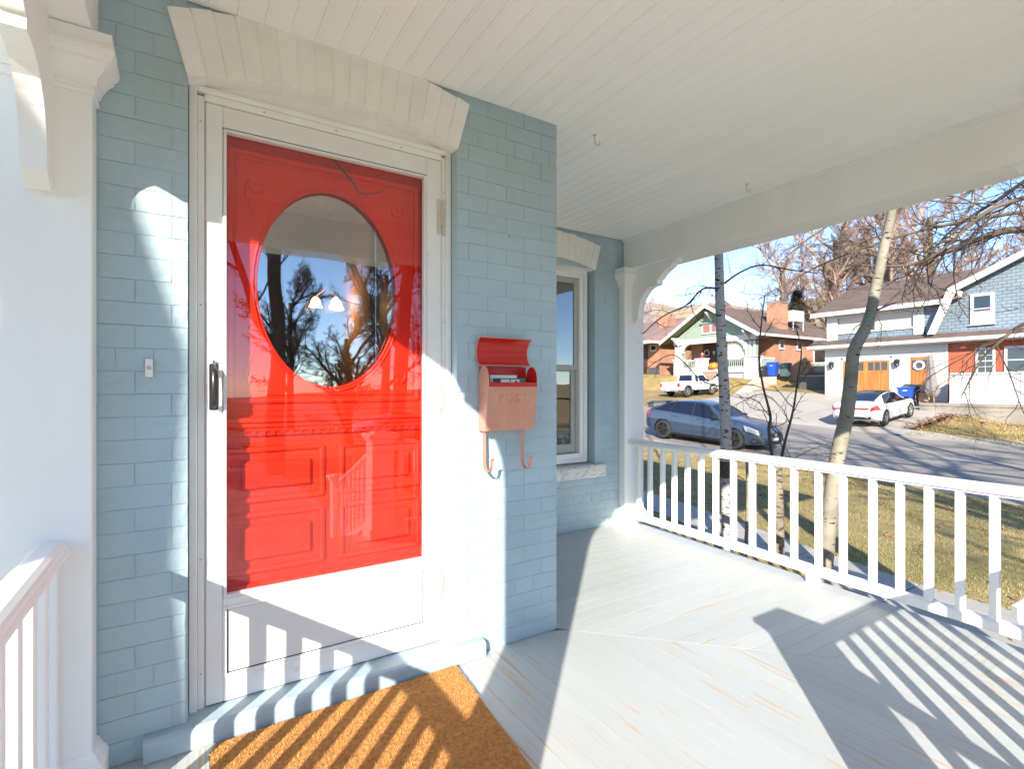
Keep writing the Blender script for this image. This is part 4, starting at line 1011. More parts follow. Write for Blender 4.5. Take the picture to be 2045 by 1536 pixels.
# big tree off to the side whose limbs reach over the view
PB = dict(seg=(6, 6, 5, 4, 3), wob=(.05, .13, .2, .22, .25), up=(0, .0, -.02, -.03, -.02), side=(10, 6, 4, 3, 3), n=(8, 7, 6, 4, 0), t0=(.3, .1, .1, .1, 0), ang=((30, 60), (25, 60), (25, 65), (25, 60), (0, 0)), len=(.5, .55, .5, .5, 0), rad=(.4, .5, .5, .55, 0))
T = Tree(31)
T.along([(13.2, -4.6, -1.4), (13.1, -4.5, .6), (13.0, -4.3, 2.2), (12.9, -4.2, 3.6), (12.9, -4.4, 6), (13.2, -4.8, 9)], .24, .07, 0, PB, 6, 2.4, .05, lev=1, t0=.55, side=14)
for pth, r0, r1, k in (([(12.9, -4.2, 2.2), (11.89, -1.92, 2.6), (10.45, -.9, 3.13), (9.61, .1, 3.39), (9.32, .52, 3.3), (9.1, .9, 3.14), (8.97, 1.21, 3.04), (8.63, 1.66, 3.09)], .075, .012, 22),
                       ([(12.9, -4.2, 3.4), (11, -2.4, 3.9), (9.6, -1.0, 3.8), (8.24, -.22, 3.45), (7.95, .08, 3.28), (7.8, .41, 2.92), (7.51, .83, 2.59)], .05, .008, 16),
                       ([(12.95, -4.3, 1.8), (10.8, -2.3, 2.4), (9.2, -.9, 2.35), (8.31, -.27, 2.02), (8.02, -.08, 1.79), (8.08, .12, 1.57), (8.0, .28, 1.14)], .035, .006, 10),
                       ([(12.9, -4.2, 4.2), (11.2, -2.2, 4.6), (9.8, -1, 4.4), (9.22, -.24, 4.04), (9.3, .3, 3.78), (9.22, .82, 3.43), (8.96, 1.34, 2.62), (8.72, 1.84, 2.13)], .045, .006, 18),
                       ([(12.9, -4.2, 3.9), (10.6, -1.4, 4.6), (9.9, .9, 4.6), (9.2, 2.4, 4.0), (8.8, 3.4, 3.2)], .045, .006, 16),
                       ([(12.9, -4.2, 3.3), (11.9, -1.2, 3.9), (11.3, 1.2, 4.1), (10.8, 3.0, 3.8), (10.5, 4.4, 3.2)], .05, .006, 18)):
    T.along(pth, r0, r1, 0, PB, k, 1.25, .012, lev=2, t0=.25, side=8)
t = T.finish('bare_maple', 'bare street tree whose twiggy limbs with orange leaves hang before the blue sky', 'tree', (13.2, -4.6, -1.1), 'twigmid', 'twig'); clinging(T, t, .035, .032, 3)

# front yard trees: they stand beyond the porch steps, are mirrored in the door glass and throw their shadows on the street
PF = dict(seg=(8, 7, 6, 4, 3), wob=(.05, .12, .17, .2, .25), up=(.02, .03, .01, .0, .0), side=(12, 7, 4, 3, 3), n=(8, 7, 5, 5, 0), t0=(.28, .15, .1, .1, 0), ang=((25, 55), (25, 60), (25, 65), (25, 60), (0, 0)), len=(.62, .5, .48, .45, 0), rad=(.45, .36, .38, .5, 0))
def yard_tree(seed, x, y, h, rad, label, group='bare trees in the front yard'):
    T = Tree(seed); T.grow((x, y, gz(x, y) - .1), (random.Random(seed).uniform(-.08, .08), .05, 1), h, rad, 0, PF)
    return T.finish('yard_tree', label, 'tree', (x, y, gz(x, y)), 'barkdark', 'twig', group)
y1 = yard_tree(41, 1.7, -10.5, 10, .20, 'bare dark trunked tree mirrored in the door glass, beside the porch walk')
y2 = yard_tree(42, 4.2, -9.6, 10, .20, 'bare dark trunked tree mirrored in the door glass, with forked limbs')
T = Tree(43)
zb_ = -2.1
T.limb(T.trunk, [Vector(p) for p in ((-4.32, -3.98, -.7), (-4.24, -3.96, .6), (-4.15, -3.97, 1.8), (-4.12, -3.99, 2.6), (-4.14, -3.97, 3.2), (-4.10, -3.99, 3.9), (-4.22, -3.90, 4.6), (-4.30, -3.85, 5.6), (-4.3, -3.8, 7.5), (-4.2, -3.9, 10))], .20, .10, 14)
for k in range(9):
    a = k * 2.4; T.grow((-4.25, -3.87, 5.2 + k * .5), (math.cos(a), math.sin(a), .9), 3.2, .06, 2, PF)
y3 = T.finish('yard_tree', 'thick trunked bare tree just outside the porch that shades the white pilaster', 'tree', (-4.25, -3.95, -.5), 'barkdark', 'twig', 'bare trees in the front yard')
def tcopy(src, x, y, rz, s, label, group, name=None):
    o = copy_tree(src); o.location = (x, y, gz(x, y) if s else 0); o.rotation_euler = (0, 0, rz); o.scale = (s, s, s); o['label'] = label; o['group'] = group
    if name: o.name = name
    return o
tcopy(y2, -2.8, -13.5, .7, 1.1, 'bare tree far out in the front yard, mirrored in the window', 'bare trees in the front yard')
tcopy(y1, 7.8, -15, 4.4, 1.2, 'bare tree by the far end of the front lawn', 'bare trees in the front yard')
tcopy(y1, 16, -24, 5.0, 1.3, 'bare tree across the street from the lawn end', 'bare trees in the front yard')
tcopy(y2, -8, -22, 2.6, 1.3, 'bare tree standing well beyond the porch walk', 'bare trees in the front yard')
# far trees behind the houses
PT = dict(minr=.009, seg=(6, 6, 5, 4, 3, 2), wob=(.05, .10, .12, .16, .2, .22), up=(.03, .05, .05, .03, .02, .0), side=(8, 5, 4, 3, 3, 3), n=(12, 8, 7, 6, 8, 0), t0=(.22, .2, .15, .1, .1, 0), ang=((20, 50), (22, 50), (25, 55), (25, 55), (25, 60), (0, 0)), len=(.58, .55, .52, .5, .62, 0), rad=(.38, .40, .40, .42, .6, 0))
T = Tree(51); T.grow((0, 0, 0), (0, 0, 1), 13, .42, 0, PT); far1 = T.finish('far_tree', 'x', 'tree', (0, 0, 0), 'twigmid', 'twigpale')
T = Tree(52); T.grow((0, 0, 0), (.1, 0, 1), 12, .36, 0, PT); far2 = T.finish('far_tree', 'x', 'tree', (0, 0, 0), 'farlimb', 'twigpale')
FAR = [(far1, 61.5, 27.5, .3, 1.15, 'tall bare pinkish tree rising behind the green gabled house'), (far2, 57, 19.5, 1.7, 1.2, 'tall bare tree rising behind the brown roofed garage house, thickest crown'),
       (far1, 66, 20, 2.9, 1.25, 'bare tree seen through the others above the garage roof ridge'), (far2, 64, 13, 4.1, 1.1, 'bare tree above the gambrel house where the blue sky opens'), 
       (far1, 70, 33, 5.2, .95, 'lower bare tree tapering down behind the chimney of the green gabled house'), (far1, 60, 32, 1.3, 1.0, 'broad bare tree whose twigs fade out into the open sky beside the brick chimney'), (far2, 60, 23, .6, 1.1, 'bare brown tree directly behind the pitched garage roof'), (far2, 56, 25, 3.3, .85, 'bare tree behind the roof cooler of the green gabled house')]
for k, (src, x, y, rz, s, lab) in enumerate(FAR):
    o = src if k < 2 and False else copy_tree(src); o.location = (x, y, gz(x, y) - .3); o.rotation_euler = (0, 0, rz); o.scale = (s, s, s); tag(o, lab, 'tree', 'bare trees behind the houses across the street')
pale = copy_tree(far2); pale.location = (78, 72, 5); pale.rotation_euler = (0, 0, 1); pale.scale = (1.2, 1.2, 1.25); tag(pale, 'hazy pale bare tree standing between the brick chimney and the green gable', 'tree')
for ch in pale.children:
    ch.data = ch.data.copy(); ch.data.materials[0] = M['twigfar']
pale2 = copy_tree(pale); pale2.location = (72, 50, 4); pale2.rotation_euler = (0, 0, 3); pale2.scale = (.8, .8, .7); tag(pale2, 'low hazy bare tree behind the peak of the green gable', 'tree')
# the far side of the road behind the porch steps, mirrored in the glass
for k, (x, y, s, rz) in enumerate(((-26, -40, 1.0, .4), (-14, -36, .9, 1.8), (-4, -42, 1.1, 3.0), (6, -36, .8, 4.4), (15, -44, 1.1, 5.3), (26, -38, 1.0, 2.2))):
    o = copy_tree((far1, far2)[k % 2]); o.location = (x, y, -2.4); o.rotation_euler = (0, 0, rz); o.scale = (s, s, s); tag(o, 'bare tree of the row across the cross street, only seen mirrored in the glass', 'tree', 'row of bare trees across the cross street')
    for ch in o.children: 
        if 'crown' in ch.name: ch.data = ch.data.copy(); ch.data.materials[0] = M['twig']
for k, (x, y, s, rz) in enumerate(((-9, -15, .42, .4), (-5.5, -18, .46, 1.8), (-1.5, -16.5, .40, 3.0), (5.2, -17.5, .44, 4.4), (8.5, -15.5, .40, 5.3), (12, -18, .46, 2.2), (-13, -17, .46, 3.3))):
    o = copy_tree((far1, far2)[k % 2]); o.location = (x, y, gz(x, y) - 1.2); o.rotation_euler = (0, 0, rz); o.scale = (s * 1.25, s * 1.25, s); o.name = 'bare_shrub'; tag(o, 'tall dense bare shrub of the row beyond the lawn, mirrored low in the glass', 'shrub', 'row of bare shrubs beyond the front lawn')
    for ch in o.children: 
        if 'crown' in ch.name: ch.data = ch.data.copy(); ch.data.materials[0] = M['twig']
for s_ in (far1, far2):
    for ch in list(s_.children): bpy.data.objects.remove(ch)
    bpy.data.objects.remove(s_)
# conifer
M['needle'] = mat('conifer_needles', (.045, .050, .028), .8, .3, 2)
mb = MB(); r = random.Random(61); tr = MB(); cx_, cy_ = 55.5, 28.5; z0 = gz(cx_, cy_)
tr.tube([(cx_, cy_, z0), (cx_, cy_, z0 + 8)], [.3, .05], 7)
for k in range(5200):
    t = r.random() ** .8; z = z0 + 1 + t * 7.6; rr = (1 - t) * 2.9 * r.uniform(.25, 1.05) + .15; a = r.uniform(0, 6.283); x, y = cx_ + rr * math.cos(a), cy_ + rr * math.sin(a); l = r.uniform(.15, .5)
    dx, dy = math.cos(a + r.uniform(-.6, .6)) * l, math.sin(a + r.uniform(-.6, .6)) * l; w = .06
    mb.add([(x - dy * w / l, y + dx * w / l, z), (x + dy * w / l, y - dx * w / l, z), (x + dx, y + dy, z - r.uniform(-.02, .2))], [(0, 1, 2)])
cf = thing('conifer', 'dark evergreen tree behind the roof cooler and chimney', 'tree', (cx_, cy_, z0)); tr.build('trunk', 'barkdark', cf); mb.build('crown', 'needle', cf)
# ------------------------------------------------------------------ houses across the street
M['brickfar'] = None
def brick_far(name, c1, c2, mort, scale=1.0, w=.215, h=.075, axis='x', bump=.3):
    m = bpy.data.materials.new(name); m.use_nodes = True; nt = m.node_tree; N = nt.nodes; L = nt.links; b = N['Principled BSDF']; b.inputs['Roughness'].default_value = .85
    g = N.new('ShaderNodeNewGeometry'); sp = N.new('ShaderNodeSeparateXYZ'); L.new(g.outputs['Position'], sp.inputs[0])
    ad = N.new('ShaderNodeMath'); ad.operation = 'ADD'; L.new(sp.outputs[0], ad.inputs[0]); L.new(sp.outputs[1], ad.inputs[1])
    cb = N.new('ShaderNodeCombineXYZ'); L.new(ad.outputs[0], cb.inputs[0]); L.new(sp.outputs[2], cb.inputs[1])
    br = N.new('ShaderNodeTexBrick'); br.inputs['Scale'].default_value = 1; br.inputs['Brick Width'].default_value = w; br.inputs['Row Height'].default_value = h; br.inputs['Mortar Size'].default_value = h * .09
    br.inputs['Color1'].default_value = (*c1, 1); br.inputs['Color2'].default_value = (*c2, 1); br.inputs['Mortar'].default_value = (*mort, 1); br.inputs['Bias'].default_value = 0
    L.new(cb.outputs[0], br.inputs['Vector'])
    nz = N.new('ShaderNodeTexNoise'); nz.inputs['Scale'].default_value = .9; nz.inputs['Detail'].default_value = 6; L.new(g.outputs['Position'], nz.inputs['Vector'])
    mr = N.new('ShaderNodeMapRange'); mr.inputs[1].default_value = .3; mr.inputs[2].default_value = .7; mr.inputs[3].default_value = .85; mr.inputs[4].default_value = 1.15; L.new(nz.outputs[0], mr.inputs[0])
    sc_ = N.new('ShaderNodeVectorMath'); sc_.operation = 'SCALE'; L.new(br.outputs[0], sc_.inputs[0]); L.new(mr.outputs[0], sc_.inputs['Scale']); L.new(sc_.outputs[0], b.inputs['Base Color'])
    bp = N.new('ShaderNodeBump'); bp.inputs['Strength'].default_value = bump; bp.inputs['Distance'].default_value = .02; bp.invert = True; L.new(br.outputs['Fac'], bp.inputs['Height']); L.new(bp.outputs[0], b.inputs['Normal'])
    return m
M['obrick'] = brick_far('orange_brick', (.42, .185, .10), (.34, .145, .075), (.36, .26, .19))
M['rbrick'] = brick_far('red_brick', (.42, .09, .04), (.34, .07, .03), (.40, .15, .08))
M['shingle'] = brick_far('brown_roof_shingle', (.165, .11, .085), (.125, .083, .065), (.085, .058, .045), w=.35, h=.14)
M['bshake'] = brick_far('blue_wall_shingle', (.20, .25, .285), (.18, .225, .26), (.10, .13, .155), w=.34, h=.17, bump=.6)
M['wpaint'] = mat('white_house_paint', (.54, .525, .495), .6, .03, 2)
M['sage'] = mat('sage_paint', (.27, .33, .265), .7, .05, 2)
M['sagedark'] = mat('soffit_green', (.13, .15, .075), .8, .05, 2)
M['wood'] = mat('orange_cedar', (.50, .19, .045), .45, .12, 2.5, .2, 20, stretch=(1, 4, .35), col2=(.38, .13, .03), mixlo=.4, mixhi=.65, rnd=.12)
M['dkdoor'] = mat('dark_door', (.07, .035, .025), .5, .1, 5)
M['maroon'] = mat('maroon_sash', (.25, .02, .035), .5, .05, 5)
M['dkglass'] = mat('dark_window', (.02, .025, .03), .06, .05, 3, spec=.9)
M['curtain'] = mat('beige_curtain', (.55, .50, .38), .9, .06, 3)
M['screen'] = mat('beige_blind', (.50, .46, .41), .9, .04, 3)
M['dkgrey'] = mat('dark_grey_wall', (.07, .07, .065), .8, .1, 3)
M['galv'] = mat('galvanised', (.36, .355, .33), .5, .06, 3)
M['wallconc'] = mat('retaining_concrete', (.30, .265, .215), .9, .2, 1.2, .3, 20, col2=(.19, .17, .14), mixlo=.45, mixhi=.7)

def bx(parent, name, m, x0, y0, z0, x1, y1, z1, ch=0, label=None):
    mb = MB(); mb.box(min(x0, x1), min(y0, y1), min(z0, z1), max(x0, x1), max(y0, y1), max(z0, z1), ch); o = mb.build(name, m, parent)
    if label: o['label'] = label
    return o
def wwin(parent, X, ya, yb, za, zb, n=1, horiz=True, fw=.09, glass='dkglass', frame='wpaint', dep=.06, muntin=0):
    """window in a wall facing -x at X"""
    w = node(parent, 'window', (X, (ya + yb) / 2, za)); y0, y1 = min(ya, yb), max(ya, yb)
    mb = MB(); x0 = X - dep
    mb.box(x0, y0, za, X + .01, y0 + fw, zb); mb.box(x0, y1 - fw, za, X + .01, y1, zb); mb.box(x0 + .001, y0 + fw, za, X + .01, y1 - fw, za + fw); mb.box(x0 + .001, y0 + fw, zb - fw, X + .01, y1 - fw, zb)
    mb.box(x0 - .05, y0 - .06, za - .05, X + .01, y1 + .06, za - .001)
    if horiz: mb.box(x0 + .01, y0 + fw, (za + zb) / 2 - .03, X + .01, y1 - fw, (za + zb) / 2 + .03)
    mb.build('window_frame', frame, w)
    zm = (za + zb) / 2
    if horiz:
        bx(w, 'pane', glass, x0 + .03, y0 + fw, zm + .03, x0 + .032, y1 - fw, zb - fw); bx(w, 'pane', glass, x0 + .035, y0 + fw, za + fw, x0 + .037, y1 - fw, zm - .03)
    else: bx(w, 'pane', glass, x0 + .03, y0 + fw, za + fw, x0 + .032, y1 - fw, zb - fw)
    if muntin:
        mb = MB()
        for k in range(1, muntin): yy = y0 + fw + (y1 - y0 - 2 * fw) * k / muntin; mb.box(x0 + .02, yy - .012, za + fw, x0 + .029, yy + .012, zb - fw)
        for k in range(1, 4): zz = za + fw + (zb - za - 2 * fw) * k / 4; mb.box(x0 + .019, y0 + fw, zz - .012, x0 + .0295, y1 - fw, zz + .012)
        mb.build('glazing_bars', frame, w)
    return w
def clap(parent, X, y0, y1, z0, z1, m, h=.13, edge=None, nm='siding_board', face=-1):
    """lapped boards on a wall facing -x; edge(z) gives the (ya, yb) a board spans"""
    z = z0
    while z < z1 - .02:
        zt = min(z + h, z1); a, b = (y0, y1) if edge is None else edge((z + zt) / 2)
        if b - a > .05: mb = MB(); mb.prism([(X - .045, z), (X - .006, zt), (X, zt), (X, z)], 'y', a, b); mb.build(nm, m, parent)
        z += h

# --- green gabled bungalow
h1 = thing('gabled_bungalow', 'brick bungalow with sage green gable, white porch piers and brown roof', 'house', (38, 26, 2.0))
# main brick walls
bx(h1, 'brick_wall', 'obrick', 40.4, 22.0, 1.2, 40.7, 23.6, 5.5); bx(h1, 'brick_wall', 'obrick', 40.4, 28.9, 1.2, 40.7, 30.2, 5.5)
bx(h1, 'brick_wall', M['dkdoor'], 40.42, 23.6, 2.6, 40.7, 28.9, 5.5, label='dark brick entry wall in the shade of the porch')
bx(h1, 'brick_wall', 'obrick', 40.7, 21.98, 1.2, 46.2, 22.2, 5.45, label='orange brick side wall')
bx(h1, 'brick_wall', 'obrick', 40.7, 30.0, 1.2, 50, 30.2, 5.45); bx(h1, 'brick_wall', 'obrick', 49.8, 22, 1.2, 50, 30, 5.45)
bx(h1, 'porch_base', 'wpaint', 38.1, 22.2, 1.4, 40.4, 30.1, 2.75)
bx(h1, 'porch_ceiling_panel', 'wpaint', 38.1, 22.2, 5.30, 40.6, 30.1, 5.36)
# beam and piers
bx(h1, 'porch_beam', 'wpaint', 37.85, 22.0, 5.02, 38.15, 30.15, 5.45)
for (a, b) in ((22.05, 23.05), (29.2, 30.1)):
    bx(h1, 'pier', 'wpaint', 37.8, a, 1.3, 38.7, b, 3.62, .02); bx(h1, 'pier_cap', 'wpaint', 37.72, a - .08, 3.62, 38.78, b + .08, 3.74, .02)
    p = node(h1, 'pier_post', (38, a, 3.7)); bx(p, 'post_panel', 'sage', 37.95, a + .14, 3.76, 38.5, b - .14, 4.9)
    bx(p, 'post_trim', 'wpaint', 37.9, a + .08, 3.74, 37.99, a + .2, 4.98); bx(p, 'post_trim', 'wpaint', 37.9, b - .2, 3.74, 37.99, b - .08, 4.98); bx(p, 'post_trim', 'wpaint', 37.9, (a + b) / 2 - .06, 3.74, 37.99, (a + b) / 2 + .06, 4.98); bx(p, 'post_trim', 'sagedark', 37.85, a + .04, 4.93, 38.6, b - .04, 5.04)
bx(h1, 'pier', 'wpaint', 37.8, 26.75, 1.3, 38.4, 27.7, 3.66, .02); bx(h1, 'pier_cap', 'wpaint', 37.74, 26.68, 3.62, 38.46, 27.77, 3.74, .02)
bx(h1, 'pier', 'wpaint', 37.8, 24.7, 1.3, 38.4, 25.3, 3.6, .02)
# arched haunches below the beam
for (yc, s) in ((23.05, 1), (29.2, -1)):
    mb = MB(); q = [(yc, 5.02), (yc + s * 1.0, 5.02)] + [(yc + s * (1.0 - .95 * math.sin(a)), 5.02 - .75 * (1 - math.cos(a))) for a in np.linspace(.2, math.pi / 2, 7)] + [(yc, 4.27)]
    mb.prism(q, 'x', 37.9, 38.1); mb.build('haunch', 'wpaint', h1)
def rail_far(a, b):
    g = node(h1, 'porch_rail', (38, a, 2.9)); bx(g, 'top_rail', 'wpaint', 37.9, a, 3.5, 38.02, b, 3.62); bx(g, 'bottom_rail', 'wpaint', 37.92, a, 2.85, 38.0, b, 2.93)
    me = MB().box(-.02, -.035, 0, .02, .035, .57).mesh('baluster'); me.materials.append(M['sage']); k = int((b - a) / .17)
    for i in range(k): part(g, 'baluster', 'sage', mesh=me, at=(37.96, a + (i + .5) * (b - a) / k, 2.93))
rail_far(23.05, 24.7); rail_far(27.77, 29.2)
bx(h1, 'porch_skirt_panel', 'wpaint', 37.9, 23.05, 2.45, 38.05, 24.7, 2.80); bx(h1, 'porch_skirt_panel', 'wpaint', 37.9, 27.7, 2.3, 38.05, 29.2, 2.80)
# side rail of the porch
g = node(h1, 'porch_rail', (39, 22, 2.9)); bx(g, 'top_rail', 'wpaint', 38.7, 21.98, 3.5, 40.4, 22.1, 3.62); bx(g, 'panel', 'sage', 38.7, 22.0, 2.9, 40.4, 22.05, 3.5)
# gable siding
AP, EV = 8.0, 5.40
clap(h1, 38.0, 22, 30.1, 5.45, 7.75, 'sage', .16, edge=lambda z: (21.9 + (z - 5.35) * 1.62, 30.35 - (z - 5.35) * 1.62))
bx(h1, 'gable_backing', 'sage', 38.01, 24, 5.45, 38.1, 28, 6.6)
w = wwin(h1, 37.98, 25.35, 27.1, 5.85, 6.65, horiz=False, glass='maroon'); bx(w, 'window_mullion', 'wpaint', 37.9, 26.17, 5.9, 37.97, 26.29, 6.6); bx(w, 'window_hood', 'sagedark', 37.8, 25.2, 6.66, 37.98, 27.3, 6.73)
mb = MB()
for k in range(9):
    for yo in (25.46, 26.31): y = yo + k * .085; mb.prism([(y, 5.95), (y + .012, 5.95), (y + .012, 6.55), (y, 6.55)], 'x', 37.938, 37.945)
tag(mb.build('window_lattice', 'wpaint', w), kind='stuff')
# roof
def slab(parent, name, m, p, q, r_, s, t):
    """sloping slab from four top corners, thickness t"""
    v = [Vector(a) for a in (p, q, r_, s)]; mb = MB(); mb.add(v + [a - Vector((0, 0, t)) for a in v], [(0, 1, 2, 3), (7, 6, 5, 4)] + [(i, i + 4, (i + 1) % 4 + 4, (i + 1) % 4) for i in range(4)]); return mb.build(name, m, parent)
rf = node(h1, 'roof', (44, 26, 6))
slab(rf, 'roof_slope', 'shingle', (36.95, 26.05, 8.20), (50.6, 26.05, 8.20), (50.6, 21.3, 5.42), (36.95, 21.3, 5.42), .10)
slab(rf, 'roof_slope', 'shingle', (36.95, 26.05, 8.20), (36.95, 30.95, 5.33), (50.6, 30.95, 5.33), (50.6, 26.05, 8.20), .10)
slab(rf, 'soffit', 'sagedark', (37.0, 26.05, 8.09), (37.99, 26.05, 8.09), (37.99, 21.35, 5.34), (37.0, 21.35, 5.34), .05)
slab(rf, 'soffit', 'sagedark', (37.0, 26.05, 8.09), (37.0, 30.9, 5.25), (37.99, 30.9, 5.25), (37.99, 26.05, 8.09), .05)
for (ya, za) in ((21.25, 5.45), (30.98, 5.36)):
    mb = MB(); mb.prism([(26.05, 8.26), (26.05, 7.93), (ya, za - .30), (ya, za)], 'x', 36.85, 36.95); mb.build('bargeboard', 'wpaint', rf)
bx(rf, 'gutter', 'wpaint', 36.95, 21.18, 5.22, 50.6, 21.3, 5.42)
for yb_, zb_ in ((26.05, 7.6), (22.6, 5.75), (29.6, 5.65)):
    mb = MB(); mb.prism([(37.0, zb_), (37.98, zb_), (37.98, zb_ - .75), (37.85, zb_ - .75), (37.0, zb_ - .12)], 'y', yb_ - .07, yb_ + .07); mb.build('knee_brace', 'wpaint', h1)
c = node(rf, 'chimney', (42.4, 23, 6)); bx(rf, 'chimney', 'obrick', 41.9, 22.5, 5.6, 43.2, 23.6, 8.35); bx(rf, 'chimney_cap', 'wallconc', 41.85, 22.45, 8.35, 43.25, 23.65, 8.45); bx(rf, 'flue_pipe', 'galv', 42.4, 22.9, 8.45, 42.6, 23.1, 8.95)
bpy.data.objects.remove(c)
ac = thing('roof_cooler', 'boxy beige swamp cooler on the brown roof beside the brick chimney', 'cooler', (44.8, 23.0, 6.3))
bx(ac, 'cooler_body', 'galv', 43.9, 22.4, 6.85, 45.6, 23.6, 7.85, .03)
mb = MB(); 
for k in range(7): mb.box(43.88, 22.5, 6.95 + k * .12, 43.9, 23.5, 7.0 + k * .12); mb.box(44.0, 22.38, 6.95 + k * .12, 45.5, 22.4, 7.0 + k * .12)
tag(mb.build('louvre_slats', 'wpaint', ac), kind='stuff')
for a, b in ((43.95, 22.45), (45.5, 22.45), (45.5, 23.5), (43.95, 23.5)): bx(ac, 'leg', 'wpaint', a, b, 5.9, a + .06, b + .06, 6.86)
# side wall windows facing -y
for (x0, x1, za, zb) in ((41.0, 41.65, 4.4, 5.1), (43.6, 44.25, 4.4, 5.1)):
    w = node(h1, 'window', (x0, 21.95, za)); bx(w, 'window_frame', 'wpaint', x0, 21.92, za, x1, 21.975, zb); bx(w, 'pane', 'dkglass', x0 + .08, 21.91, za + .08, x1 - .08, 21.918, zb - .06); bx(w, 'window_ledge', 'wpaint', x0 - .06, 21.88, za - .08, x1 + .06, 21.97, za - .002)
# lean-to at the rear with grey boards
bx(h1, 'rear_addition', 'wpaint', 46.2, 20.7, 2.0, 49.8, 22.0, 4.7); bx(h1, 'rear_addition_roof', 'shingle', 46.0, 20.3, 4.72, 50, 22.2, 4.95)
bx(h1, 'rear_addition_panel', M['sage'], 46.15, 20.72, 2.0, 46.19, 21.95, 3.3); bx(h1, 'rear_window', 'dkglass', 46.15, 20.9, 3.4, 46.19, 21.8, 4.4)
# porch things
d = node(h1, 'entry_door', (40.4, 26.9, 2.75)); bx(d, 'door_panel', 'dkdoor', 40.32, 26.4, 2.75, 40.41, 27.4, 4.85)
for k in range(3): bx(d, 'pane', 'galv', 40.30, 26.62 + k * .22, 3.8, 40.318, 26.72 + k * .22, 4.6)
bx(h1, 'porch_curtain', 'curtain', 38.3, 23.1, 3.5, 38.33, 24.75, 5.0)
mb = MB(); yy = [23.05 + i * .06 for i in range(30)]
mb.add([(38.22 + .03 * math.sin(i * 1.3), y, 3.3) for i, y in enumerate(yy)] + [(38.22 + .03 * math.sin(i * 1.3), y, 5.02) for i, y in enumerate(yy)], [(i, i + 1, i + 31, i + 30) for i in range(29)], True); 
bpy.data.objects.remove([o for o in h1.children if o.name.startswith('porch_curtain')][0]); mb.build('porch_curtain', 'curtain', h1)
w = tag(MB().lathe([(.30, 0), (.34, -.05), (.30, -.10), (.22, -.08), (.20, 0), (.24, .03), (.30, 0)], (40.33, 28.4, 4.35), 'x', 16).build('door_wreath', mat('wreath', (.45, .38, .28), .9, .3, 8), loc=(40.33, 28.4, 4.35)), 'round pale wreath hanging on the porch wall of the green gabled house', 'wreath')
w = thing('porch_lantern', 'small white lantern hanging by the dark door of the green gabled house', 'lantern', (40.2, 27.55, 4.3))
MB().lathe([(.02, .35), (.03, .3), (.16, .22), (.17, .18), (.09, .16), (.08, -.02), (.02, -.06)], (40.2, 27.55, 4.2), 'z', 10).build('lantern_body', 'wpaint', w)
w = thing('red_lantern', 'small red jar with pale lid standing on the middle porch pier', 'jar', (38.1, 27.2, 3.74))
MB().lathe([(.0, 0), (.13, .01), (.15, .1), (.15, .28), (.09, .34)], (38.1, 27.2, 3.74), 'z', 12).build('jar_body', 'redin', w); MB().lathe([(.09, .34), (.09, .44), (.0, .47)], (38.1, 27.2, 3.74), 'z', 12).build('jar_lid', 'wpaint', w)
M['pumpkin'] = mat('pumpkin', (.70, .20, .02), .5, .1, 4)
pk = thing('pumpkin', 'big orange pumpkin on the porch steps of the green gabled house', 'pumpkin', (38.2, 26.1, 2.72))
mb = MB(); nn = 30; prof = [(0, .02), (.24, .03), (.38, .15), (.42, .32), (.36, .5), (.19, .6), (.0, .57)]; vs = []
for rr, hh in prof:
    for k in range(nn): a = 2 * math.pi * k / nn; q = rr * (1 + .06 * math.cos(a * 9)); vs.append((38.2 + q * math.cos(a), 26.1 + q * math.sin(a), 2.72 + hh))
mb.add(vs, [(i * nn + k, i * nn + (k + 1) % nn, (i + 1) * nn + (k + 1) % nn, (i + 1) * nn + k) for i in range(6) for k in range(nn)], True); mb.build('pumpkin_flesh', 'pumpkin', pk)
MB().tube([(38.2, 26.1, 3.27), (38.23, 26.1, 3.42)], [.05, .03], 6).build('stalk', 'twigmid', pk)
for k in range(5): bx(h1, 'porch_step', 'obrick' if k % 2 == 0 else 'wallconc', 36.3 + k * .3, 25.35, 1.4, 37.9, 26.7, 1.75 + k * .2)
# house number marks on the pier (three dark digits)
mb = MB(); mb.box(37.79, 27.14, 3.34, 37.798, 27.20, 3.5); mb.box(37.79, 27.24, 3.34, 37.798, 27.36, 3.38); mb.box(37.79, 27.26, 3.38, 37.798, 27.34, 3.5); mb.build('house_number', 'dkgrey', h1)

# --- brick house further up the hill
h0 = thing('brick_bungalow', 'orange brick bungalow with pinkish roof and chimney behind the white pickup', 'house', (39, 36, 2.8))
bx(h0, 'brick_wall', 'obrick', 40.0, 33.6, 2.0, 50, 41.5, 5.7); bx(h0, 'porch_pier', 'wpaint', 38.4, 35.3, 2.2, 38.9, 36.0, 4.1); bx(h0, 'porch_wall', 'wpaint', 38.4, 36.0, 2.2, 38.6, 41.5, 3.9); bx(h0, 'porch_post', 'wpaint', 38.5, 35.4, 4.1, 38.8, 35.7, 5.5); bx(h0, 'porch_post', 'wpaint', 38.5, 35.8, 4.1, 38.75, 35.95, 5.5)
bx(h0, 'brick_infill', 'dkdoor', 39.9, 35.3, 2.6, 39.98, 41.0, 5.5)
bx(h0, 'basement_opening', 'dkgrey', 39.95, 33.7, 2.2, 39.99, 35.2, 3.2)
w = wwin(h0, 40.0, 34.1, 34.9, 4.9, 5.5, horiz=False)
rf0 = node(h0, 'roof', (44, 37, 6)); PINK = brick_far('pink_brown_shingle', (.27, .165, .135), (.22, .14, .115), (.20, .13, .11), w=.35, h=.14)
slab(rf0, 'roof_slope', PINK, (37.8, 33.0, 5.75), (37.8, 42.5, 5.75), (44.5, 41, 8.6), (44.5, 34.5, 8.6), .12)
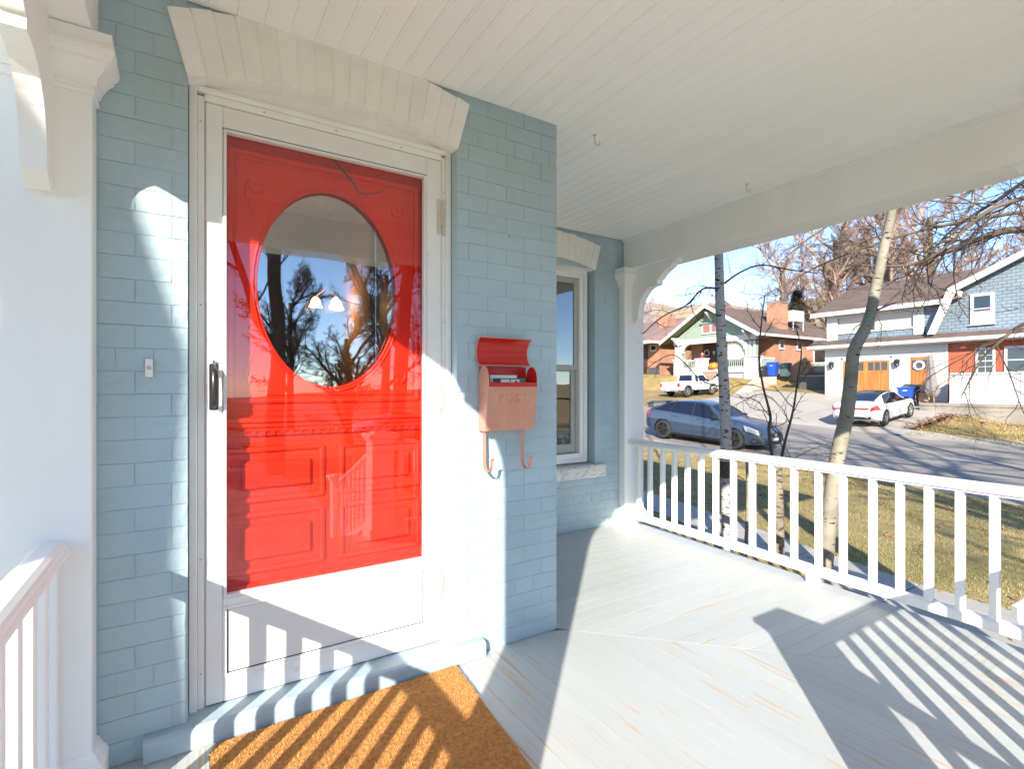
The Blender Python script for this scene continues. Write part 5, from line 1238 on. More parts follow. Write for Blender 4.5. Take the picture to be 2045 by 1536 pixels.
slab(rf0, 'roof_slope', PINK, (37.8, 33.0, 5.74), (44.5, 34.5, 8.59), (45.5, 34.5, 8.59), (51, 33.0, 5.74), .12)
slab(rf0, 'roof_slope', PINK, (44.5, 34.5, 8.6), (44.5, 41, 8.6), (51, 42.5, 5.75), (51, 33, 5.75), .12)
bx(rf0, 'gutter', 'wpaint', 37.7, 32.9, 5.50, 37.85, 42.5, 5.76); bx(rf0, 'gutter', 'wpaint', 37.85, 32.85, 5.50, 51, 33.0, 5.72)
bx(rf0, 'chimney', 'obrick', 41.6, 34.0, 5.8, 42.7, 35.3, 8.6)
ac0 = thing('roof_cooler', 'white cooler box on the pinkish roof behind the brick chimney', 'cooler', (44, 33.8, 6.5)); bx(ac0, 'cooler_body', 'wpaint', 43.6, 33.4, 6.9, 44.8, 34.3, 7.8, .02)
for a, b in ((43.65, 33.45), (44.65, 34.15)): bx(ac0, 'leg', 'galv', a, b, 5.9, a + .06, b + .06, 6.9)
bx(ac0, 'grille', 'galv', 43.58, 33.5, 7.0, 43.6, 34.2, 7.7)

# --- house with the wooden garage door
h2 = thing('garage_house', 'white sided garage with cedar doors joined to a red brick house with blue gambrel gable', 'house', (35, 9, .7))
GX = 35.0
bx(h2, 'garage_wall', 'wpaint', GX, 14.32, .2, GX + .2, 15.33, 3.62); bx(h2, 'garage_wall', 'wpaint', GX, 9.05, .2, GX + .2, 9.86, 3.62); bx(h2, 'garage_wall', 'wpaint', GX, 10.80, .2, GX + .2, 11.72, 3.62); bx(h2, 'garage_wall', 'wpaint', GX, 9.05, 2.94, GX + .2, 15.33, 3.62)
bx(h2, 'garage_side_wall', 'wpaint', GX + .2, 15.13, .2, 44, 15.33, 3.62)
for (a, b, za, zb) in ((14.42, 15.25, .35, 3.05), (10.82, 11.62, .35, 3.05), (9.10, 9.78, .35, 3.05), (9.1, 15.25, 3.05, 3.62)): clap(h2, GX - .002, a, b, za, zb, 'wpaint', .155)
for (a, b, z0, z1) in ((14.30, 14.42, .3, 2.95), (11.62, 11.74, .3, 2.95), (11.74, 14.30, 2.83, 2.95), (9.78, 9.88, .3, 3.03), (10.72, 10.82, .3, 3.03), (9.88, 10.72, 2.93, 3.03), (15.25, 15.36, .2, 3.62), (8.98, 9.10, .2, 3.62)): bx(h2, 'corner_trim', 'wpaint', GX - .05, a, z0, GX - .001, b, z1)
gd = node(h2, 'garage_door', (GX, 13, .7))
bx(gd, 'door_backing', 'wood', GX + .02, 11.74, .6, GX + .10, 14.30, 2.83)
W3 = (14.30 - 11.74) / 2
for k in range(2):
    ya = 11.74 + k * W3
    for (a, b) in ((ya, ya + .12), (ya + W3 - .12, ya + W3)): bx(gd, 'stile', 'wood', GX - .03, a + .004, .62, GX + .02, b - .004, 2.82, .004)
    for (za, zb) in ((2.72, 2.82), (2.10, 2.24), (.62, .78)): bx(gd, 'door_crossbar', 'wood', GX - .028, ya + .12, za, GX + .02, ya + W3 - .12, zb, .004)
    wd = (W3 - .24) / 3
    for j in range(3):
        y0 = ya + .12 + j * wd
        bx(gd, 'pane', 'dkglass', GX - .004, y0 + .03, 2.26, GX + .018, y0 + wd - .03, 2.70)
        if j: bx(gd, 'glazing_bar', 'wood', GX - .026, y0 - .03, 2.24, GX + .019, y0 + .03, 2.72)
        for q in range(2): bx(gd, 'plank', 'wood', GX - (.004 if (j + q) % 2 else .012), y0 + q * wd / 2 + .006, .78, GX + .019, y0 + (q + 1) * wd / 2 - .006, 2.10, .004)
sd = node(h2, 'side_door', (GX, 10.3, .7))
bx(sd, 'door_panel', 'wood', GX + .01, 9.88, .6, GX + .06, 10.72, 2.93)
for k in range(4): y0 = 9.93 + k * .185; bx(sd, 'plank', 'wood', GX - .012, y0 + .008, .7, GX + .009, y0 + .177, 2.1, .004)
for k in range(3): y0 = 9.95 + k * .24; bx(sd, 'pane', 'dkglass', GX - .006, y0 + .02, 2.22, GX + .009, y0 + .22, 2.78)
bx(sd, 'door_crossbar', 'wood', GX - .02, 9.89, 2.1, GX + .009, 10.71, 2.2)
wr = tag(MB().lathe([(.17, -.02), (.23, -.09), (.30, -.02), (.23, .02), (.17, -.02)], (GX - .06, 10.28, 2.45), 'x', 14).build('door_wreath', mat('pink_white_wreath', (.75, .60, .58), .9, .4, 14), loc=(GX - .06, 10.28, 2.45)), 'round pink and white wreath on the narrow cedar door', 'wreath')
for y, lab in ((14.9, 'black outdoor lantern on the white siding beside the garage door, by the open driveway side'), (11.3, 'black outdoor lantern on the white siding between the two cedar doors')):
    l = thing('wall_lantern', lab, 'lantern', (GX - .1, y, 2.6), group='black lanterns on the garage wall')
    MB().lathe([(.0, .28), (.10, .22), (.17, .16), (.15, .14), (.11, -.12), (.13, -.14), (.0, -.2)], (GX - .22, y, 2.6), 'z', 8).build('lantern_body', 'black', l); bx(l, 'bracket', 'black', GX - .2, y - .03, 2.68, GX - .03, y + .03, 2.76); bx(l, 'wall_plate', 'black', GX - .06, y - .07, 2.5, GX - .032, y + .07, 2.85)
# brick part
bx(h2, 'brick_wall', 'rbrick', GX, -6, .3, GX + .3, 8.98, 3.75)
wwin(h2, GX - .002, 7.04, 7.82, 1.9, 3.28, muntin=2, fw=.1); wwin(h2, GX - .002, 4.9, 6.7, 1.9, 3.3, fw=.12); wwin(h2, GX - .002, 1.0, 2.6, 1.9, 3.3, fw=.12)
# skirt roof and gutter
slab(h2, 'skirt_roof', 'shingle', (GX - .75, -6.4, 3.86), (GX - .75, 16.1, 3.86), (GX + .25, 16.1, 4.28), (GX + .25, -6.4, 4.28), .08)
bx(h2, 'gutter', 'wpaint', GX - .86, -6.4, 3.66, GX - .74, 16.1, 3.86, .02); bx(h2, 'soffit', 'wpaint', GX - .74, -6.4, 3.62, GX + .0, 16.0, 3.68)
# dormer with blinds
bx(h2, 'dormer_wall', 'bshake', GX + .02, 10.0, 4.2, GX + .2, 15.2, 4.62); bx(h2, 'dormer_wall', 'bshake', GX + .02, 8.6, 4.2, GX + .2, 10.08, 6.0)
bx(h2, 'dormer_post', 'wpaint', GX - .05, 14.62, 4.2, GX + .1, 15.25, 5.95); bx(h2, 'dormer_post', 'wpaint', GX - .05, 10.06, 4.2, GX + .1, 10.55, 5.95)
bx(h2, 'dormer_sill', 'wpaint', GX - .06, 10.55, 4.58, GX + .1, 14.62, 4.68); bx(h2, 'dormer_head', 'wpaint', GX - .04, 10.55, 5.6, GX + .1, 14.62, 5.95)
for (a, b) in ((12.72, 14.60), (10.6, 12.58)): bx(h2, 'blind', 'screen', GX + .12, a, 4.68, GX + .14, b, 5.6)
bx(h2, 'dormer_mullion', 'dkgrey', GX + .05, 12.58, 4.68, GX + .1, 12.72, 5.6)
bx(h2, 'dormer_side_wall', 'wpaint', GX + .2, 15.1, 3.6, 41, 15.2, 5.9)
slab(h2, 'roof_slope', 'shingle', (GX - .55, 8.7, 5.98), (GX - .55, 15.85, 5.98), (38.4, 15.3, 8.05), (38.4, 5, 8.05), .12)
slab(h2, 'roof_slope', 'shingle', (38.4, 5, 8.05), (38.4, 15.3, 8.05), (44, 16, 4.2), (44, 5, 4.2), .12)
bx(h2, 'eave_board', 'wpaint', GX - .68, 8.75, 5.72, GX - .55, 15.95, 5.98)
bx(h2, 'brick_chimney', 'obrick', 37.2, 15.3, 4.2, 37.9, 15.9, 6.2)
# gambrel gable
def gam(o=0): return [(9.62 + o, 4.12), (8.72 + o, 6.45 + o * .6), (5.0, 8.25 + o), (1.28 - o, 6.45 + o * .6), (.38 - o, 4.12)]
mb = MB(); mb.prism(gam(-.12), 'x', GX + .03, GX + .3); mb.build('gable_wall', 'bshake', h2)
G = gam(.10); Gi = gam(-.22)
for i in range(4):
    mb = MB(); mb.prism([G[i], G[i + 1], Gi[i + 1], Gi[i]], 'x', GX - .62, GX - .42); mb.build('bargeboard', 'wpaint', h2)
    a, b = G[i], G[i + 1]; slab(h2, 'roof_slope', 'shingle', (GX - .60, a[0], a[1] + .02), (GX - .60, b[0], b[1] + .02), (44, b[0], b[1] + .02), (44, a[0], a[1] + .02), .10)
wwin(h2, GX + .02, 7.09, 8.03, 4.52, 6.12, fw=.14, dep=.08)
bx(h2, 'blind', 'wpaint', GX - .035, 7.24, 4.68, GX - .03, 7.88, 5.2)
bx(h2, 'gable_bracket', 'wpaint', GX - .4, 8.35, 6.0, GX + .02, 8.5, 6.35)
# driveway wall, grey box
dw = thing('retaining_wall', 'low concrete retaining wall below the white fence, stained and grey', 'wall', (31.5, 5, 0))
mb = MB(); mb.add([(31.4, -8, -1.6), (31.4, 9.0, -1.0), (31.4, 9.0, .42), (31.4, -8, .30), (31.7, -8, -1.6), (31.7, 9.0, -1.0), (31.7, 9.0, .42), (31.7, -8, .30)], [(0, 1, 2, 3), (7, 6, 5, 4), (0, 4, 5, 1), (1, 5, 6, 2), (2, 6, 7, 3), (3, 7, 4, 0)]); mb.build('wall_body', 'wallconc', dw)
bx(dw, 'wall_coping', 'wallconc', 31.36, -8, .30, 31.74, 9.02, .44, .01)
mb = MB(); mb.box(31.7, -8, .2, 35, 9.0, .40); tag(mb.build('raised_terrace', 'conc'), kind='structure')
gb = thing('planter_wall', 'dark grey planter wall with dry plants on top, against the garage side', 'wall', (38.5, 17, .8))
bx(gb, 'wall_body', 'dkgrey', 37.4, 15.4, .6, 38.0, 18.4, 2.0); bx(gb, 'wall_coping', 'wallconc', 37.35, 15.38, 2.0, 38.05, 18.45, 2.06)
mb = MB(); r = random.Random(5)
for k in range(900):
    x, y = r.uniform(37.4, 38.2), r.uniform(15.5, 18.4); a = r.uniform(0, 6.28); l = r.uniform(.1, .45)
    mb.add([(x, y, 2.04), (x + .03, y, 2.04), (x + math.cos(a) * l * .7, y + math.sin(a) * l * .7, 2.04 + l)], [(0, 1, 2)])
tag(mb.build('dry_plants', 'twigpale'), kind='stuff')
cw = thing('driveway_wall', 'pale concrete wall sloping along the lawn of the green gabled house', 'wall', (36, 20.8, 1))
mb = MB(); mb.prism([(33.2, -.1), (38.5, .4), (38.5, 2.05), (36.2, 1.95), (33.2, .55)], 'y', 20.7, 21.0); mb.build('wall_body', 'drive', cw)
mb = MB(); mb.prism([(34.9, 1.12), (36.8, 2.03), (36.8, 2.1), (34.9, 1.2)], 'y', 23.8, 24.8); tag(mb.build('front_walk', 'walk'), kind='structure')
# white fence
fe = thing('board_fence', 'white board fence above the concrete wall, before the red brick house', 'fence', (33, 6, .4))
me = MB().box(0, 0, 0, .03, .142, 1.46, .004).mesh('fence_board'); me.materials.append(M['wpaint'])
for k in range(86): part(fe, 'fence_board', 'wpaint', mesh=me, at=(33.0 + (.022 if k % 2 else 0), -4.6 + k * .1495, .40))
bx(fe, 'fence_rail', 'wpaint', 32.96, -4.7, 1.86, 33.08, 8.3, 1.95, .01); bx(fe, 'fence_rail', 'wpaint', 32.98, -4.7, .41, 33.0, 8.3, .5)
for y in (5.55, 8.22, 1.5): bx(fe, 'fence_post', 'wpaint', 32.97, y - .06, .4, 33.09, y + .06, 1.96)
me2 = MB().box(0, 0, 0, .142, .03, 1.40, .004).mesh('fence_board'); me2.materials.append(M['wpaint'])
for k in range(13): part(fe, 'fence_board', 'wpaint', mesh=me2, at=(33.12 + k * .1495, 8.30 + (.006 if k % 2 else 0), .42))
# bins
M['binblue'] = mat('blue_bin_plastic', (.015, .07, .42), .45, .05, 3)
M['bingrey'] = mat('grey_green_bin_plastic', (.08, .11, .10), .5, .05, 3)
M['binblack'] = mat('black_bin_plastic', (.03, .03, .03), .5, .05, 3)
def bin_(label, x, y, z, m, lidm, rz=0, open_=False, s=1.0):
    t = thing('wheelie_bin', label, 'bin', (x, y, z), group='wheeled rubbish bins')
    a, b, c, d = .24, .26, .31, .34
    mb = MB(); mb.add([(-a, -b, .06), (a, -b, .06), (a, b, .06), (-a, b, .06), (-c, -d, .98), (c, -d, .98), (c, d, .98), (-c, d, .98)], [(0, 3, 2, 1), (0, 1, 5, 4), (1, 2, 6, 5), (2, 3, 7, 6), (3, 0, 4, 7), (4, 5, 6, 7)]); mb.build('bin_body', m, t, local=True)
    mb = MB(); mb.box(-c - .03, -d - .03, .93, c + .03, d + .03, 1.0, .01); mb.build('rim', m, t, local=True)
    mb = MB()
    if open_: mb.prism([(c + .0, 1.0), (c + .05, 1.0), (c + .62, 1.12), (c + .60, 1.17)], 'y', -d, d)
    else: mb.prism([(-c - .04, 1.002), (c + .04, 1.002), (c + .02, 1.06), (0, 1.10), (-c - .02, 1.05)], 'y', -d - .02, d + .02)
    mb.build('lid', lidm, t, local=True)
    for sy in (-1, 1): mb = MB(); mb.lathe([(0, -.03), (.12, -.03), (.12, .03), (0, .03)], (.22, sy * .28, .12), 'y', 14); mb.build('wheel', 'rubber', t, local=True)
    mb = MB(); mb.tube([(c + .02, -.28, .94), (c + .10, -.28, .97), (c + .10, .28, .97), (c + .02, .28, .94)], .018, 6); mb.build('handle', m, t, local=True)
    mb = MB(); mb.box(-.30, -.10, .80, -.292, .10, .86); mb.build('sticker', 'wpaint', t, local=True)
    t.rotation_euler = (0, 0, rz); t.scale = (s, s, s); return t
bin_('blue wheeled bin with a thrown open lid beside the garage door', 32.6, 10.0, gz(32.6, 10) + .02, 'binblue', 'bingrey', .1, True)
bin_('black wheeled bin behind the closed patio umbrella', 33.4, 9.45, gz(33.4, 9.3) + .02, 'binblack', 'binblack', -.3)
bin_('blue wheeled bin beside the porch pier of the green gabled house', 39.0, 21.3, 2.05, 'binblue', 'binblue', .1, s=1.05)
bin_('grey green wheeled bin next to the far blue one', 39.4, 20.55, 2.02, 'bingrey', 'bingrey', .0)
bin_('small black bin in the shade beside the white porch pier', 38.4, 21.75, 2.0, 'binblack', 'binblack', .0, s=.75)
# cardboard
M['card'] = mat('cardboard', (.42, .24, .12), .85, .06, 5)
for k, (x, y, z, s, a) in enumerate(((32.9, 9.35, .55, .42, .5), (32.95, 9.28, .98, .36, .9), (32.6, 9.25, .40, .36, .2))):
    t = thing('cardboard_box', ['large flattened cardboard box leaning behind the blue bin', 'tilted cardboard box on top of the pile by the umbrella', 'small square cardboard box low beside the blue bin'][k], 'box', (x, y, z), a, group='cardboard boxes by the bin')
    mb = MB(); mb.box(-s / 2, -s / 2, 0, s / 2, s / 2, s * .9, .005); mb.build('carton', 'card', t, local=True); mb = MB(); mb.add([(-s / 2, -s / 2, s * .9), (s / 2, -s / 2, s * .9), (s / 2 + .02, -s / 2 - .12, s * 1.05), (-s / 2, -s / 2 - .12, s * 1.05)], [(0, 1, 2, 3)]); mb.build('flap', 'card', t, local=True)
# closed umbrella
um = thing('patio_umbrella', 'closed grey patio umbrella leaning before the cedar side door', 'umbrella', (32.0, 8.75, .45))
M['umb'] = mat('grey_canvas', (.20, .18, .165), .9, .08, 4)
mb = MB(); mb.tube([(32.0, 8.6, .42), (32.0, 8.72, 2.98)], .025, 8); mb.build('pole', 'wood', um)
mb = MB(); n = 20; prof = [(.03, 2.85), (.13, 2.8), (.15, 2.4), (.10, 2.25), (.16, 2.0), (.20, 1.5), (.30, 1.05), (.26, .95), (.20, .8), (.05, .72)]; vs = []
for rr, hh in prof:
    for k in range(n): a = 2 * math.pi * k / n; q = rr * (1 + .22 * math.cos(a * 5 + hh)); vs.append((32.0 + q * math.cos(a) * .8, 8.68 + .05 * (hh - 1) + q * math.sin(a), hh))
mb.add(vs, [(i * n + k, i * n + (k + 1) % n, (i + 1) * n + (k + 1) % n, (i + 1) * n + k) for i in range(len(prof) - 1) for k in range(n)], True); mb.build('canopy_fabric', 'umb', um)
# two scraps of blue paper
for (x, y, lab) in ((31.0, 6.95, 'scrap of bright blue plastic at the foot of the concrete wall'), (29.9, 6.1, 'scrap of bright blue plastic lying on the dry grass')):
    mb = MB(); rr = random.Random(int(x * 10)); z = gz(x, y) + .04
    for k in range(7): a = k * .9; mb.add([(x, y, z + .05), (x + .14 * math.cos(a), y + .14 * math.sin(a), z + rr.uniform(0, .12)), (x + .14 * math.cos(a + .9), y + .14 * math.sin(a + .9), z + rr.uniform(0, .12))], [(0, 1, 2)])
    tag(mb.build('plastic_scrap', mat('bright_blue', (.02, .25, .70), .5), loc=(x, y, z)), lab, 'litter')
# ------------------------------------------------------------------ vehicles
def paint(name, c, metal=0.0, rough=.25): return mat(name, c, rough, .02, 2, metal=metal, coat=.8)
M['carblue'] = paint('steel_blue_car_paint', (.05, .072, .115), .3, .3)
M['carwhite'] = paint('white_car_paint', (.62, .62, .61))
M['tyre'] = mat('tyre_rubber', (.025, .024, .023), .85, .2, 20)
M['rimdark'] = mat('dark_rim', (.05, .05, .055), .3, .05, 10, metal=.7)
M['rimsilver'] = mat('silver_rim', (.50, .48, .45), .3, .05, 10, metal=.7)
M['trim'] = mat('black_trim', (.02, .02, .022), .45, .05, 10)
M['carglass'] = mat('car_window_glass', (.010, .014, .03), .03, .05, 2, spec=.5)
M['tail'] = mat('red_tail_lamp', (.45, .01, .015), .2, .05, 8, coat=1)
M['head'] = mat('head_lamp', (.55, .57, .60), .12, .1, 20, metal=.6, coat=1)
M['plate'] = mat('number_plate', (.6, .6, .58), .5, .05, 8)
class Body:
    def __init__(s, K):
        s.x = [k[0] for k in K]; s.K = np.array(K, float)
    def par(s, x):
        xs = s.K[:, 0]; x = max(xs[0], min(xs[-1], x)); out = []
        for c in range(1, s.K.shape[1]):
            # smooth (monotone-ish) interpolation
            i = int(np.searchsorted(xs, x)) - 1; i = max(0, min(len(xs) - 2, i)); h = xs[i + 1] - xs[i]; t = (x - xs[i]) / h
            y = s.K[:, c]; m = lambda j: 0 if j <= 0 or j >= len(xs) - 1 else (0 if (y[j] - y[j - 1]) * (y[j + 1] - y[j]) <= 0 else 2 * ((y[j] - y[j - 1]) / (xs[j] - xs[j - 1])) * ((y[j + 1] - y[j]) / (xs[j + 1] - xs[j])) / (((y[j] - y[j - 1]) / (xs[j] - xs[j - 1])) + ((y[j + 1] - y[j]) / (xs[j + 1] - xs[j]))))
            m0, m1 = m(i), m(i + 1)
            if i == 0: m0 = (y[1] - y[0]) / h
            if i == len(xs) - 2: m1 = (y[-1] - y[-2]) / h
            out.append((2 * t ** 3 - 3 * t * t + 1) * y[i] + (t ** 3 - 2 * t * t + t) * h * m0 + (-2 * t ** 3 + 3 * t * t) * y[i + 1] + (t ** 3 - t * t) * h * m1)
        return out
    def S(s, x, t):
        zb, zl, zt, w, wt = s.par(x); zl = min(zl, zt - .01)
        P = [(0, zb), (.82 * w, zb), (.955 * w, zb + .05), (.985 * w, zb + .30 * (zl - zb)), (w, zb + .62 * (zl - zb)), (.965 * w, zl)]
        for k, u in ((6, .33), (7, .66), (8, .93)): P.append((.955 * w + (wt - .955 * w) * u ** 1.15, zl + .012 + (zt - zl - .012) * (u ** .92)))
        P += [(.55 * wt, zt + .018), (0, zt + .028)]
        i = min(int(t), 9); f = t - i; a, b = P[i], P[i + 1]
        return Vector((x, a[0] + (b[0] - a[0]) * f, a[1] + (b[1] - a[1]) * f))
    def nrm(s, x, t):
        e = .01; d1 = s.S(x + e, t) - s.S(x - e, t); d2 = s.S(x, min(t + e, 10)) - s.S(x, max(t - e, 0)); n = d2.cross(d1)
        n = n.normalized() if n.length > 1e-9 else Vector((0, 0, 1))
        p = s.S(x, t); 
        return n if n.dot(p - Vector((x, 0, .7))) > 0 else -n
    def shell(s, parent, m, arches, ra, nx=96, name='body'):
        ts = [0, 1, 1.5, 2, 2.33, 2.66, 3, 3.25, 3.5, 3.75, 4, 4.25, 4.5, 4.75, 5, 5.5, 6, 6.5, 7, 7.5, 8, 8.5, 9, 10]
        xs = list(np.linspace(s.x[0], s.x[-1], nx)); nt = len(ts); mb = MB()
        for sg in (1, -1):
            V = []
            for x in xs:
                for t in ts:
                    p = s.S(x, t); inside = False
                    if 1 <= t <= 5:
                        for ax in arches:
                            d = Vector((p.x - ax, p.z - .33))
                            if d.length < ra: inside = True; dd = d
                            elif d.length < ra + .0: pass
                    V.append([p, inside])
            # push the inside vertices that border outside ones on to the arch circle
            fs = []
            g = lambda i, j: i * nt + j
            for i in range(nx - 1):
                for j in range(nt - 1):
                    q = [g(i, j), g(i + 1, j), g(i + 1, j + 1), g(i, j + 1)]
                    if all(V[k][1] for k in q): continue
                    fs.append(tuple(q) if sg < 0 else tuple(reversed(q)))
            used = set(k for f in fs for k in f); vs = []
            for k, (p, ins) in enumerate(V):
                if ins and k in used:
                    ax = min(arches, key=lambda a: abs(p.x - a)); d = Vector((p.x - ax, 0, p.z - .33)); d = d.normalized() * ra if d.length > 1e-6 else Vector((0, 0, ra)); p = Vector((ax + d.x, p.y, .33 + d.z))
                vs.append((p.x, sg * p.y, p.z))
            mb.add(vs, fs, True)
            for e in (0, nx - 1): mb.add([vs[g(e, j)] for j in range(nt)] + [(s.x[0] if e == 0 else s.x[-1], 0, vs[g(e, 10)][2])], [(j, j + 1, nt) for j in range(nt - 1)])
        o = mb.build(name, m, parent, local=True)
        for ax in arches:
            for sg in (1, -1): MB().lathe([(ra - .002, 0), (ra - .002, -sg * .35), (0, -sg * .35)], (ax, sg * .80, .33), 'y', 24).build('wheel_well', 'trim', parent, local=True)
        return o
    def patch(s, parent, name, m, xa, xb, ta, tb, off=.007, both=True, n=8, k=5):
        """surface piece between x=xa(t)..xb(t); xa, xb given as (at ta, at tb)"""
        for sg in ((1, -1) if both else (1,)):
            vs = []
            for j in range(k + 1):
                t = ta + (tb - ta) * j / k; a = xa[0] + (xa[1] - xa[0]) * j / k; b = xb[0] + (xb[1] - xb[0]) * j / k
                for i in range(n + 1):
                    x = a + (b - a) * i / n; p = s.S(x, t) + s.nrm(x, t) * off; vs.append((p.x, sg * p.y, p.z))
            mb = MB(); mb.add(vs, [(j * (n + 1) + i, j * (n + 1) + i + 1, (j + 1) * (n + 1) + i + 1, (j + 1) * (n + 1) + i) for j in range(k) for i in range(n)], True); mb.build(name, m, parent, local=True)
    def over(s, parent, name, m, xa, xb, t0, off=.007, n=8, k=8):
        """piece across the top, from t0 on one side to t0 on the other; xa, xb: (at edge, at centre)"""
        vs = []
        for j in range(2 * k + 1):
            u = j / k; sg = 1 if j <= k else -1; f = u if j <= k else 2 - u; t = t0 + (10 - t0) * f; a = xa[0] + (xa[1] - xa[0]) * f; b = xb[0] + (xb[1] - xb[0]) * f
            for i in range(n + 1): x = a + (b - a) * i / n; p = s.S(x, t) + s.nrm(x, t) * off; vs.append((p.x, sg * p.y, p.z))
        mb = MB(); mb.add(vs, [(j * (n + 1) + i, j * (n + 1) + i + 1, (j + 1) * (n + 1) + i + 1, (j + 1) * (n + 1) + i) for j in range(2 * k) for i in range(n)], True); mb.build(name, m, parent, local=True)
def wheel(parent, x, y, r, w, rim, spokes=5, twin=False):
    sg = 1 if y > 0 else -1
    wh = bpy.data.objects.new('wheel', None); C.objects.link(wh); wh.parent = parent; wh.location = (x, y, r)
    k = r * .70
    MB().lathe([(k, -w * .45 * 1), (r * .93, -w / 2), (r, -w * .35), (r, w * .35), (r * .93, w / 2), (k, w * .45), (k - .02, w * .3), (k - .02, -w * .3), (k, -w * .45)], (0, 0, 0), 'y', 32).build('tyre', 'tyre', wh, local=True)
    mb = MB(); yo = sg * w * .36
    mb.lathe([(k - .022, sg * w * .40), (k - .002, sg * w * .44), (k - .022, sg * w * .30)], (0, 0, 0), 'y', 32)
    mb.lathe([(0, yo + sg * .012), (r * .13, yo + sg * .010), (r * .17, yo - sg * .01), (0, yo - sg * .012)], (0, 0, 0), 'y', 14)
    for q in range(spokes):
        for off in ((-.13, .13) if twin else (0,)):
            a = 2 * math.pi * q / spokes + off; c, s_ = math.cos(a), math.sin(a); a2 = a + (.10 if not twin else off * .3)
            c2, s2 = math.cos(a2), math.sin(a2); hw = r * (.075 if not twin else .04)
            p = [(c * r * .12 - s_ * hw, s_ * r * .12 + c * hw), (c * r * .12 + s_ * hw, s_ * r * .12 - c * hw), (c2 * (k - .012) + s2 * hw * 1.25, s2 * (k - .012) - c2 * hw * 1.25), (c2 * (k - .012) - s2 * hw * 1.25, s2 * (k - .012) + c2 * hw * 1.25)]
            mb.prism(p, 'y', yo - .012, yo + .010)
    mb.build('rim', rim, wh, local=True)
    MB().lathe([(0, sg * w * .05), (k - .03, sg * w * .05)], (0, 0, 0), 'y', 24).build('brake_disc', 'trim', wh, local=True)
    return wh
def car_root(name, label, cat, x, y, z, rz, pitch=0, roll=0, group=None):
    t = thing(name, label, cat, (x, y, z), 0, group); t.rotation_euler = (roll, pitch, rz); return t

